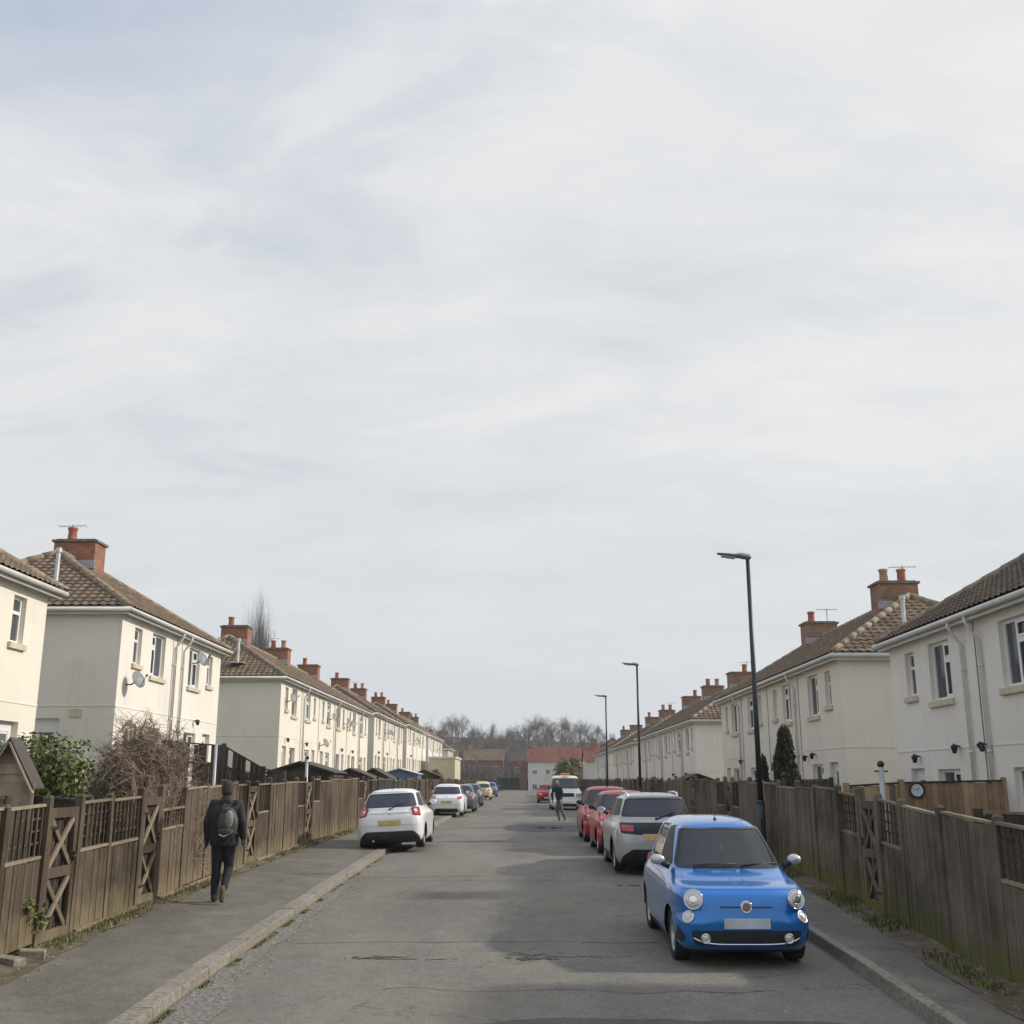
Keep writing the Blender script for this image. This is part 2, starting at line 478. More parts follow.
def kerb(x0, x1, side, y0, y1, wid):
    mb = MB(); y = y0; L = .914
    random.seed(12)
    while y < y1:
        mb.cur = random.random()
        e = min(y+L-.006, y1); j = random.uniform(-.005, .005); dz = random.uniform(-.005, .005)
        a, b = g(y), g(e)
        if x0 > 0: a, b = gr(x0, y), gr(x0, e)
        h = (.10 if x0 > 0 else .072)+dz
        inner = x0 if side > 0 else x1   # road side edge
        P = [(x0+j, y, a-.2), (x1+j, y, a-.2), (x1+j, e, b-.2), (x0+j, e, b-.2), (x0+j+(.02 if side > 0 else 0), y, a+h), (x1+j-(.02 if side < 0 else 0), y, a+h), (x1+j-(.02 if side < 0 else 0), e, b+h), (x0+j+(.02 if side > 0 else 0), e, b+h)]
        mb.hexa(P); y += L
    return tag(mb.build('kerb', MT['kerb'], bevel=.012), kind='structure')
kerb(KL-.17, KL+.07, -1, -12, 150, .15)
kerb(KR-.02, KR+.13, 1, -12, 150, .15)

def strip(name, f0, f1, y0, y1, dz, mat, step=.35):
    mb = MB(); ys = frange(y0, y1, step); n = 6
    for y in ys:
        a, b = f0(y), f1(y)
        for i in range(n+1):
            x = a+(b-a)*i/n
            mb.v.append((x, y, dz(x, y)))
    for j in range(len(ys)-1):
        for i in range(n):
            k = j*(n+1)+i; mb.face((k, k+1, k+n+2, k+n+1))
    return tag(mb.build(name, mat, smooth=True), kind='structure')
nz = lambda a, s: noise.noise(Vector((a*s, 3.3, 1.7)))
# rough gravelly channel beside the left kerb, soil along both fences
strip('road_channel', lambda y: KL+.10, lambda y: KL+.32+.22*nz(y, .8)+.38*ss(15, 9.5, y), 7, 21, lambda x, y: road_z(x, y)+.006+.006*noise.noise(Vector((x*14, y*14, 0))), MT['cobble'])
strip('soil_verge', lambda y: FL, lambda y: FL+.30+.14*nz(y, 1.3)+.2*ss(15, 12, y), 7, 70, lambda x, y: g(y)+.106+.05*max(0, 1-(x-FL)/.3)+.012*noise.noise(Vector((x*9, y*9, 0))), MT['soil'])
strip('soil_verge', lambda y: FR-.36-.12*nz(y, 1.1)-.25*ss(16, 12, y), lambda y: FR, 7, 70, lambda x, y: gr(x, y)+.106+.07*max(0, 1-(FR-x)/.35)+.015*noise.noise(Vector((x*9, y*9, 2))), MT['soil'])

# road repairs, the pothole and the iron cover
def blob(name, cx, cy, rx, ry, seed, mat, dz, n=40, rough=.25, sq=3):
    mb = MB(); pts = []
    for k in range(n):
        a = 2*PI*k/n; ca, sa = math.cos(a), math.sin(a)
        q = 1/((abs(ca)**sq+abs(sa)**sq)**(1/sq))
        r = q*(1+rough*noise.noise(Vector((ca*1.7+seed, sa*1.7, seed)))+rough*.5*noise.noise(Vector((ca*6+seed, sa*6, seed))))
        x, y = cx+rx*r*ca, cy+ry*r*sa
        pts.append((x, y, road_z(x, y)+dz))
    c = (cx, cy, road_z(cx, cy)+dz)
    m = len(mb.v); mb.v.append(c)
    rings = 4
    for i in range(1, rings+1):
        for p in pts:
            x = cx+(p[0]-cx)*i/rings; y = cy+(p[1]-cy)*i/rings
            mb.v.append((x, y, road_z(x, y)+dz))
    for k in range(n): mb.face((m, m+1+k, m+1+(k+1) % n))
    for i in range(rings-1):
        for k in range(n):
            a = m+1+i*n+k; b = m+1+i*n+(k+1) % n
            mb.face((a, b, b+n, a+n))
    return tag(mb.build(name, mat, smooth=True), kind='structure')
MT['hole'] = simple('broken_asphalt', (.075, .066, .055), .95, var=.6, vscale=18, bmp=1, bscale=30)
MT['newhole'] = simple('crumbled_asphalt', (.20, .185, .16), .95, var=.4, vscale=14, bmp=.8, bscale=30)
blob('road_patch', 1.3, 8.6, 1.9, 2.2, 3.1, MT['patch'], .005, rough=.12, sq=6)
def crumbles(cx, cy, rx, ry, n, seed, mat):
    """a worn hole: many small overlapping broken edges in one sheet"""
    random.seed(seed); mb = MB()
    for i in range(n):
        x = cx+random.gauss(0, rx*.5); y = cy+random.gauss(0, ry*.5); r = random.uniform(.02, .075)*(1-.5*min(1, abs(x-cx)/rx)); z = road_z(x, y)+.006+.0006*i/n
        k = random.randint(6, 9); mb.cur = random.random(); mb.poly([(x+r*random.uniform(.6, 1.5)*math.cos(2*PI*j/k), y+r*.7*random.uniform(.6, 1.3)*math.sin(2*PI*j/k), z) for j in range(k)])
    return tag(mb.build('pothole', mat), kind='structure')
def seam(x0, x1, y, wv, w, seed):
    mb = MB(); n = int((x1-x0)/.08); P = []
    for i in range(n+1):
        x = x0+(x1-x0)*i/n; yy = y+wv*noise.noise(Vector((x*1.3, seed, 0)))+.02*noise.noise(Vector((x*9, seed, 1))); ww = w*(.4+.9*abs(noise.noise(Vector((x*4, seed, 3)))))
        mb.v += [(x, yy-ww, road_z(x, yy)+.0045), (x, yy+ww, road_z(x, yy)+.0045)]
    for i in range(n): mb.face((2*i, 2*i+2, 2*i+3, 2*i+1))
    return tag(mb.build('road_joint', MT['hole']), kind='structure')
seam(-2.9, 3.6, 14.75, .12, .016, 1); seam(-3.2, 3.6, 21.6, .15, .02, 2); seam(-3.2, 3.7, 33.0, .2, .03, 4); seam(-1.5, 2.6, 11.9, .3, .010, 3)
crumbles(-1.75, 13.66, .34, .09, 46, 1, MT['hole'])
crumbles(-1.2, 13.6, .60, .05, 30, 2, MT['newhole'])
crumbles(.12, 13.62, .30, .10, 46, 3, MT['hole'])
crumbles(.10, 13.95, .30, .12, 40, 4, MT['newhole'])
crumbles(.7, 13.75, .55, .05, 26, 5, MT['newhole'])
crumbles(2.0, 20.9, .30, .08, 22, 6, MT['hole'])
blob('road_repair', .9, 42, 1.5, 3.0, 8.8, MT['patch'], .006, rough=.15, sq=6)
# ------------------------------------------------------------------ houses
def tiled_slope(mb, o, u, v, ulen, vlen, inset0, inset1, tw=.24, th=.26, fine=True):
    """trapezoid slope: o = eave corner, u along the eave, v up the slope (unit vectors)"""
    o = Vector(o); u = Vector(u); v = Vector(v); nrm = u.cross(v).normalized()
    if nrm.z < 0: nrm = -nrm
    rows = max(2, int(round(vlen/th))); th = vlen/rows
    for r in range(rows):
        v0 = r*th; v1 = (r+1)*th+.03
        fr = (r+.5)/rows
        a = inset0*fr*1.0; b = ulen-inset1*fr
        a0 = inset0*r/rows; b0 = ulen-inset1*r/rows
        k0 = int(math.floor(a0/tw)); k1 = int(math.ceil(b0/tw))
        for k in range(k0, k1):
            x0 = max(k*tw, a0-.02); x1 = min((k+1)*tw, b0+.02)
            if x1-x0 < .02: continue
            mb.cur = random.random()
            seg = 5 if fine else 1
            base = len(mb.v)
            for i in range(seg+1):
                x = x0+(x1-x0)*i/seg
                ph = (x-k*tw)/tw
                if fine:
                    h = .027*(max(0, math.sin(PI*min(1, ph/.55)))**1.0) if ph < .55 else -.008*math.sin(PI*(ph-.55)/.45)
                else: h = 0
                xt = min(max(x, inset0*min(1, (r+1)/rows)), ulen-inset1*min(1, (r+1)/rows))
                for (vv, xx, hh) in ((v0-.01, x, h+.034), (v0, x, h+.05), (v1, xt, h+.018)):
                    mb.v.append(tuple(o+u*xx+v*vv+nrm*hh))
            for i in range(seg):
                q = base+i*3
                mb.face((q, q+3, q+4, q+1)); mb.face((q+1, q+4, q+5, q+2))
            if not fine: pass

def house(s, Xf, y0, y1, fz, ez, units, label, mat, depth=6.6, gz=None, fine=True, gable_door=False, hip=True, roofmat='tile', rendered_detail=True, first_small=True, chim=None, dishes=(), lamps=(), flue=False, antennas=()):
    """s=+1: right side row (facade looks to -X); s=-1: left row. local x = distance behind the facade * s"""
    L = y1-y0; oh = .20
    root = empty('terraced_house' if units > 2 else 'semi_detached_house', (Xf, (y0+y1)/2, fz), label=label, cat='house', group='cream rendered houses along the street')
    X = lambda d: s*d                    # depth behind facade
    Y = lambda t: y0+t-(y0+y1)/2         # along the street
    Z = lambda z: z-fz
    E_ = ez-fz
    # openings on the facade: (t0,t1,z0,z1,kind)
    uw = L/units; ops = []
    for i in range(units):
        b = i*uw
        first = (i % 2 == 0) == first_small
        def put(t0, t1, z0, z1, k):
            if first: ops.append((b+t0, b+t1, z0, z1, k))
            else: ops.append((b+uw-t1, b+uw-t0, z0, z1, k))
        q = uw/4.6
        put(.95*q, .95*q+.58, E_-1.22, E_-.24, 'small')
        put(2.35*q, 2.35*q+1.15, E_-1.42, E_-.20, 'large')
        put(2.30*q, 2.30*q+1.20, .85, 2.02, 'large')
        put(.75*q, .75*q+.85, .02, 2.05, 'door')
    # facade with real openings
    w = MB(); rev = .13
    ts = sorted({0, L, *[o[0] for o in ops], *[o[1] for o in ops]}); zs = sorted({-.9, E_, *[o[2] for o in ops], *[o[3] for o in ops]})
    for i in range(len(ts)-1):
        for j in range(len(zs)-1):
            tm = (ts[i]+ts[i+1])/2; zm = (zs[j]+zs[j+1])/2
            if any(o[0] < tm < o[1] and o[2] < zm < o[3] for o in ops): continue
            w.quad((0, Y(ts[i]), zs[j]), (0, Y(ts[i+1]), zs[j]), (0, Y(ts[i+1]), zs[j+1]), (0, Y(ts[i]), zs[j+1]))
    for (t0, t1, z0, z1, k) in ops:
        for (a, b2) in (((t0, z0), (t0, z1)), ((t1, z0), (t1, z1)), ((t0, z0), (t1, z0)), ((t0, z1), (t1, z1))):
            w.quad((0, Y(a[0]), a[1]), (0, Y(b2[0]), b2[1]), (X(rev+.02), Y(b2[0]), b2[1]), (X(rev+.02), Y(a[0]), a[1]))
    # gable end nearest the camera, with french door opening when asked
    gops = [(1.4, 2.75, .02, 2.12)] if gable_door else []
    ds = sorted({0, depth, *[o[0] for o in gops], *[o[1] for o in gops]}); zz = sorted({-.9, E_, *[o[2] for o in gops], *[o[3] for o in gops]})
    for i in range(len(ds)-1):
        for j in range(len(zz)-1):
            dm = (ds[i]+ds[i+1])/2; zm = (zz[j]+zz[j+1])/2
            if any(o[0] < dm < o[1] and o[2] < zm < o[3] for o in gops): continue
            w.quad((X(ds[i]), Y(0), zz[j]), (X(ds[i+1]), Y(0), zz[j]), (X(ds[i+1]), Y(0), zz[j+1]), (X(ds[i]), Y(0), zz[j+1]))
    for (t0, t1, z0, z1) in gops:
        for (a, b2) in (((t0, z0), (t0, z1)), ((t1, z0), (t1, z1)), ((t0, z0), (t1, z0)), ((t0, z1), (t1, z1))):
            w.quad((X(a[0]), Y(0), a[1]), (X(b2[0]), Y(0), b2[1]), (X(b2[0]), Y(.15), b2[1]), (X(a[0]), Y(.15), a[1]))
    w.quad((0, Y(L), -.9), (X(depth), Y(L), -.9), (X(depth), Y(L), E_), (0, Y(L), E_))
    w.quad((X(depth), Y(0), -.9), (X(depth), Y(L), -.9), (X(depth), Y(L), E_), (X(depth), Y(0), E_))
    # raised bell band where the render steps
    w.box(*sorted((X(-.012), X(.02))), Y(-.012), Y(L+.012), 2.42, 2.45)
    w.box(*sorted((X(0), X(depth))), Y(-.014), Y(.01), 2.42, 2.45)
    w.build('wall', mat, root)
    # dark rooms behind the glass
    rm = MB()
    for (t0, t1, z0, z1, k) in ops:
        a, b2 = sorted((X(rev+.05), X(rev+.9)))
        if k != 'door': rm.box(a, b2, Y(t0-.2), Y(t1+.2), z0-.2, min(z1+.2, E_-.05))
    # windows
    for (t0, t1, z0, z1, k) in ops:
        if k == 'door':
            d = MB(); f0, f1 = sorted((X(rev), X(rev+.05)))
            d.box(f0, f1, Y(t0), Y(t1), z0, z1)
            for (pz0, pz1) in ((.15, .85), (1.0, 1.85)):
                q0, q1 = sorted((X(rev-.012), X(rev)))
                d.box(q0, q1, Y(t0+.16), Y(t1-.16), pz0, pz0+.03); d.box(q0, q1, Y(t0+.16), Y(t1-.16), pz1, pz1+.03)
                d.box(q0, q1, Y(t0+.13), Y(t0+.16), pz0, pz1+.03); d.box(q0, q1, Y(t1-.16), Y(t1-.13), pz0, pz1+.03)
            do = d.build('door', MT['upvc'], root)
            p = MB(); q0, q1 = sorted((X(rev-.004), X(rev-.001)))
            p.box(q0, q1, Y(t0+.2), Y(t1-.2), 1.08, 1.8); p.build('pane', MT['pane'], do)
            if fine:
                hd = MB(); q0, q1 = sorted((X(rev-.05), X(rev-.02)))
                hd.box(q0, q1, Y(t1-.12), Y(t1-.02), 1.0, 1.03); hd.build('handle', MT['chrome'], do)
            continue
        f = MB(); x0, x1 = sorted((X(rev-.03), X(rev+.03))); fw = .065
        f.box(x0, x1, Y(t0), Y(t1), z0, z0+fw); f.box(x0, x1, Y(t0), Y(t1), z1-fw, z1)
        f.box(x0, x1, Y(t0), Y(t0+fw), z0+fw, z1-fw); f.box(x0, x1, Y(t1-fw), Y(t1), z0+fw, z1-fw)
        h = z1-z0
        if k == 'large':
            # fixed light and an opening casement with a fanlight
            tm = (t0+t1)/2 + (.05 if (int(t0*7) % 2) else -.05)
            f.box(x0, x1, Y(tm-fw/2), Y(tm+fw/2), z0+fw, z1-fw)
            q0, q1 = sorted((X(rev-.045), X(rev-.03)))
            ca, cb = (tm+fw/2, t1-fw) if (int(t0) % 2) else (t0+fw, tm-fw/2)
            f.box(x0, x1, Y(ca), Y(cb), z0+h*.66, z0+h*.66+.06)
            for (a, b2, zl, zh) in ((ca, cb, z0+fw, z0+h*.66), (ca, cb, z0+h*.66+.06, z1-fw)):
                f.box(q0, q1, Y(a), Y(a+.045), zl, zh); f.box(q0, q1, Y(b2-.045), Y(b2), zl, zh)
                f.box(q0, q1, Y(a+.045), Y(b2-.045), zl, zl+.045); f.box(q0, q1, Y(a+.045), Y(b2-.045), zh-.045, zh)
        else:
            f.box(x0, x1, Y(t0+fw), Y(t1-fw), z0+h*.62, z0+h*.62+.07)
        fo = f.build('window', MT['upvc'], root)
        p = MB(); q0, q1 = sorted((X(rev), X(rev+.008)))
        p.box(q0, q1, Y(t0+.03), Y(t1-.03), z0+.03, z1-.03); p.build('pane', MT['wpane'], fo)
        c = MB(); r_ = random.random(); xx = X(rev+.12)
        # curtains or blind, at their own depth inside the room
        def drape(a, b2, zl, zh):
            n = 8
            for i in range(n):
                u0 = a+(b2-a)*i/n; u1 = a+(b2-a)*(i+1)/n
                o0 = X(rev+.10+.03*(i % 2)); o1 = X(rev+.10+.03*((i+1) % 2))
                c.quad((o0, Y(u0), zl), (o1, Y(u1), zl), (o1, Y(u1), zh), (o0, Y(u0), zh))
        if r_ < .30: drape(t0, t0+.28*(t1-t0), z0, z1); drape(t1-.28*(t1-t0), t1, z0, z1)
        elif r_ < .9: drape(t0, t1, z0+h*.35*random.random(), z1)
        else: drape(t0, t1, z1-.3, z1)
        c.build('curtain', MT['curtain'], fo)
        sl = MB(); q0, q1 = sorted((X(-.07), X(.0)))
        sl.box(q0, q1, Y(t0-.09), Y(t1+.09), z0-.13, z0-.002)
        sl.build('sill', MT['sill'], fo, bevel=.01)
    rm.build('room', MT['room'], root)
    if gable_door:
        (t0, t1, z0, z1) = gops[0]
        d = MB(); a, b2 = sorted((X(t0), X(t1)))
        d.box(a, b2, Y(.1), Y(.15), z0, z1)
        do = d.build('french_door', MT['upvc'], root)
        p = MB()
        for (u0, u1) in ((.16, .52), (.83, 1.19)):
            a, b2 = sorted((X(t0+u0), X(t0+u1))); p.box(a, b2, Y(.09), Y(.099), z0+.9, z1-.35)
        p.build('pane', MT['pane'], do)
        v = MB(); a, b2 = sorted((X(.85), X(1.15))); v.box(a, b2, Y(-.03), Y(0), 2.15, 2.36)
        v.build('air_vent', MT['sill'], root)
    # eaves: soffit, fascia, gutter all round
    fa = MB(); gt = MB()
    a, b2 = sorted((X(-oh), X(depth+oh)))
    fa.box(a, b2, Y(-oh), Y(L+oh), E_-.02, E_+.01)
    for (xa, xb, ya, yb) in ((-oh-.02, -oh, -oh, L+oh), (depth+oh, depth+oh+.02, -oh, L+oh)):
        q0, q1 = sorted((X(xa), X(xb))); fa.box(q0, q1, Y(ya), Y(yb), E_-.06, E_+.15)
    for (ya, yb) in ((-oh-.02, -oh), (L+oh, L+oh+.02)):
        q0, q1 = sorted((X(-oh), X(depth+oh))); fa.box(q0, q1, Y(ya), Y(yb), E_-.06, E_+.15)
    fa.build('fascia', MT['fascia'], root)
    gx = X(-oh-.085); gy0 = Y(-oh-.085); gy1 = Y(L+oh+.085); gx2 = X(depth+oh+.085)
    for (p, q) in (((gx, gy0, E_+.06), (gx, gy1, E_+.06)), ((gx, gy0, E_+.06), (gx2, gy0, E_+.06)), ((gx, gy1, E_+.06), (gx2, gy1, E_+.06))):
        gt.tube([p, q], .06, 8)
    gt.build('gutter', MT['gutter'], root, smooth=True)
    # down pipes at the party lines
    for i in range(units//2 if units > 1 else 1):
        for off in ((-.42, .42) if units == 2 else (.42,)):
            tpos = (2*i+1)*uw+off
            dp = MB(); px = X(-.06)
            dp.tube([(gx, Y(tpos), E_+.03), (gx, Y(tpos), E_-.08), (X(-.18), Y(tpos), E_-.26), (px, Y(tpos), E_-.42), (px, Y(tpos), -.2)], .036, 8)
            for zc in (.8, 2.3, 3.9): dp.tube([(px, Y(tpos), zc), (px, Y(tpos), zc+.05)], .05, 8)
            dp.build('downpipe', MT['gutter'] if s < 0 else MT['fascia'], root, smooth=True)
    for i in range(1, units, 1):
        cb = MB(); tq = i*uw+random.uniform(-.9, .9)*.15; cb.tube([(X(-.012), Y(tq), E_-.05), (X(-.012), Y(tq+random.uniform(-.03, .03)), 1.2), (X(-.012), Y(tq), .1)], .011, 5); cb.build('cable', MT['dish'], root)
    # roof
    D = depth+2*oh+.1; Lr = L+2*oh+.1; rise = 2.12*(D/7.1); hh = D/2
    zr = E_+.14; o = (X(-oh-.05), Y(-oh-.05), zr); sl = math.hypot(hh, rise)
    rb = MB()
    tiled_slope(rb, o, (0, 1, 0), (s*hh/sl, 0, rise/sl), Lr, sl, hh if hip else 0, hh if hip else 0, fine=fine, tw=.24 if fine else .6)
    tiled_slope(rb, (X(depth+oh+.05), Y(-oh-.05), zr), (0, 1, 0), (-s*hh/sl, 0, rise/sl), Lr, sl, hh if hip else 0, hh if hip else 0, fine=False, tw=.6)
    tiled_slope(rb, o, (s, 0, 0), (0, hh/sl, rise/sl), D, sl, hh, hh, fine=fine, tw=.24 if fine else .6)
    tiled_slope(rb, (X(-oh-.05), Y(L+oh+.05), zr), (s, 0, 0), (0, -hh/sl, rise/sl), D, sl, hh, hh, fine=False, tw=.6)
    roof = rb.build('roof', MT[roofmat], root)
    cx = X(depth/2); r0 = (cx, Y(-oh-.05+hh), zr+rise+.05); r1 = (cx, Y(L+oh+.05-hh), zr+rise+.05)
    rt = MB()
    def run(a, b3):
        a = Vector(a); b3 = Vector(b3); n = max(2, int((b3-a).length/.45))
        for i in range(n):
            p = a.lerp(b3, i/n); q = a.lerp(b3, (i+1)/n)
            rt.cur = random.random(); rt.tube([p, q], [.12, .105], 8)
    run(r0, r1)
    for (cn, rr) in (((X(-oh), Y(-oh), zr+.03), r0), ((X(depth+oh), Y(-oh), zr+.03), r0), ((X(-oh), Y(L+oh), zr+.03), r1), ((X(depth+oh), Y(L+oh), zr+.03), r1)):
        run(cn, rr)
    rt.build('ridge_tiles', MT['ridge'], roof, smooth=True)
    # chimneys on the ridge at every second party wall
    cps = chim if chim is not None else [(2*i+1)*uw for i in range(units//2)]
    for ci, c in enumerate(cps):
        zb = zr+rise-.45; zt = zr+rise+.60
        m = MB(); m.box(cx-.64, cx+.64, Y(c-.42), Y(c+.42), zb, zt)
        ch = m.build('chimney', MT['brick'] if s < 0 else MT['brick_r'], root)
        m = MB(); m.box(cx-.70, cx+.70, Y(c-.48), Y(c+.48), zt, zt+.07); m.box(cx-.6, cx+.6, Y(c-.38), Y(c+.38), zt+.07, zt+.11); m.build('chimney_cap', MT['cap'], ch)
        npots = 1 if (ci+int(y0)) % 3 else 2
        for k in range(npots):
            px = cx + (-.28 if k == 0 else .3)*(-s if ci % 2 else 1)*(1 if s < 0 else -1)
            m = MB(); m.lathe([(.0, .0), (.17, .0), (.14, .08), (.125, .34), (.155, .38), (.155, .44), (.11, .45), (.11, .2), (0, .2)], 14, Matrix.Translation((px, Y(c), zt+.10)))
            m.build('chimney_pot', MT['pot'] if k == 0 else MT['brick_tan'], ch, smooth=True)
        m = MB(); m.box(cx-.68, cx+.68, Y(c-.46), Y(c-.42), zb+.22, zb+.48); m.build('flashing', MT['lead'], ch)
        if ci in antennas:
            m = MB(); bx = cx+.5*s
            m.tube([(bx, Y(c+.46), zt-.5), (bx, Y(c+.46), zt+.75)], .016, 6)
            m.tube([(bx-.45, Y(c+.46), zt+.7), (bx+.45, Y(c+.46), zt+.72)], .01, 5)
            for k in range(6): m.tube([(bx-.4+k*.16, Y(c+.46)-.17, zt+.7), (bx-.4+k*.16, Y(c+.46)+.17, zt+.7)], .006, 4)
            m.build('aerial', MT['dish'], ch)
    if flue:
        m = MB(); fx = X(depth*.32); fy = Y(.55)
        m.tube([(fx, fy, zr+.6), (fx, fy, zr+1.65)], .06, 10); m.tube([(fx, fy, zr+1.6), (fx, fy, zr+1.72)], .085, 10)
        m.box(fx-.3, fx+.3, fy-.28, fy+.3, zr+.62, zr+.66)
        m.build('vent_pipe', MT['flue'], root, smooth=False)
    for (t, zd) in dishes:
        m = MB(); c = Vector((X(-.30), Y(t), zd)); R = Matrix.Translation(c) @ Matrix.Rotation(math.radians(158 if s < 0 else 60), 4, 'Z') @ Matrix.Rotation(math.radians(-70), 4, 'Y')
        m.lathe([(0, .0), (.1, .005), (.2, .02), (.3, .05), (.3, .06), (.2, .03), (0, .012)], 20, R @ Matrix.Scale(.78, 4))
        d = m.build('satellite_dish', MT['dish'], root, smooth=True)
        m = MB(); m.tube([(0, Y(t), zd-.12), (X(-.15), Y(t), zd-.12), (X(-.28), Y(t), zd-.02)], .02, 6)
        e = R @ Vector((0, 0, .32)); m.tube([R @ Vector((-.20, 0, .04)), e], .009, 6); m.ball(e, .035, n=8)
        m.build('dish_arm', MT['black'], d)
    for (t, zl) in lamps:
        m = MB(); x_ = X(-.13)
        m.tube([(0, Y(t), zl), (X(-.1), Y(t), zl+.03), (x_, Y(t), zl+.02)], .016, 6)
        m.lathe([(.0, .07), (.085, .0), (.07, -.02), (.04, -.13), (0, -.14)], 8, Matrix.Translation((x_, Y(t), zl)) @ Matrix.Rotation(random.uniform(-.5, .5), 4, 'X'))
        m.build('wall_lantern', MT['black'], root)
    return root

CR, PR = MT['render'], MT['render_r']
Lrows = [
 (14.0, 23.55, 6.42, 2, dict(label='cream rendered house at the left picture edge beside the wooden shed', antennas=(), gable_door=False, lamps=((3.2, 2.4),))),
 (28.1, 37.6, 6.72, 2, dict(label='cream house with satellite dish beside its near upstairs corner, behind the brown bare bush', gable_door=True, flue=True, dishes=((.62, 3.15), (6.25, 4.3)), lamps=((6.8, 2.4),), antennas=(0,))),
 (47.3, 74.5, 6.70, 6, dict(label='long cream terrace with three brick chimneys in front of the slender bare tree', flue=True, dishes=((1.1, 4.1), (9.6, 2.45), (12, 3.9), (17, 3.9), (18.5, 3.8)), lamps=((1.3, 2.35), (5.6, 2.3), (16, 2.3), (20, 2.3)), antennas=(1,))),
 (77.6, 96.3, 6.95, 4, dict(label='cream terrace on the left between the three-chimney terrace and the farther blocks', dishes=((6, 3.9), (8, 3.9)), lamps=((2, 2.3), (7, 2.3)), antennas=(1,))),
 (99.5, 119.4, 7.2, 4, dict(label='cream terrace on the left, third block behind the dark pitched garden shed', dishes=((7, 3.9), (9, 3.7)), lamps=((3, 2.3),))),
 (122.8, 143.5, 7.2, 4, dict(label='farthest long cream terrace on the left, behind the low flat roofed building', dishes=((12, 3.7),))),
 (156, 166, 6.6, 2, dict(label='small pale house end peeping out past the last left terrace', )),
]
for i_, (a, b, ez, n, kw) in enumerate(Lrows):
    house(-1, LX, a, b, ez-4.85, ez, n, mat=[CR, MT['render_b'], CR, MT['render_w']][i_ % 4], fine=(a < 60), **kw)
Rrows = [
 (3.3, 13.1, 5.45, 2, dict(label='cream rendered house beyond the right picture edge, nearest the camera')),
 (16.4, 26.05, 5.50, 2, dict(label='nearest cream house on the right with white downpipes above the new timber fence', dishes=(), lamps=((8.2, 2.3), (5.9, 2.45), (4.6, 2.45)))),
 (30.3, 48.7, 5.74, 4, dict(label='cream terrace on the right behind the tall lamp post and dark conifer, two chimneys', flue=True, lamps=((3.0, 2.3), (3.9, 2.25), (7.2, 2.35), (5.2, 2.3), (14, 2.3)), antennas=(0, 1))),
 (56.3, 83.1, 5.32, 6, dict(label='long pale terrace on the right with tiled hip end facing the camera beyond the conifer', antennas=(0,), lamps=((3, 2.3), (8, 2.3)), dishes=())),
 (87.0, 108, 5.2, 4, dict(label='pale terrace on the right, behind the middle street lamp', antennas=(0,))),
 (112, 135, 5.2, 4, dict(label='farthest pale terrace on the right, behind the smallest street lamp')),
]
for i_, (a, b, ez, n, kw) in enumerate(Rrows):
    kw = dict(kw); fs = kw.pop('first_small', True)
    house(1, RX, a, b, ez-4.85, ez, n, mat=[PR, PR, MT['render_w'], PR, MT['render_b']][i_ % 5], roofmat='tile_r' if i_ < 2 else 'tile', fine=(a < 60), first_small=fs, **kw)

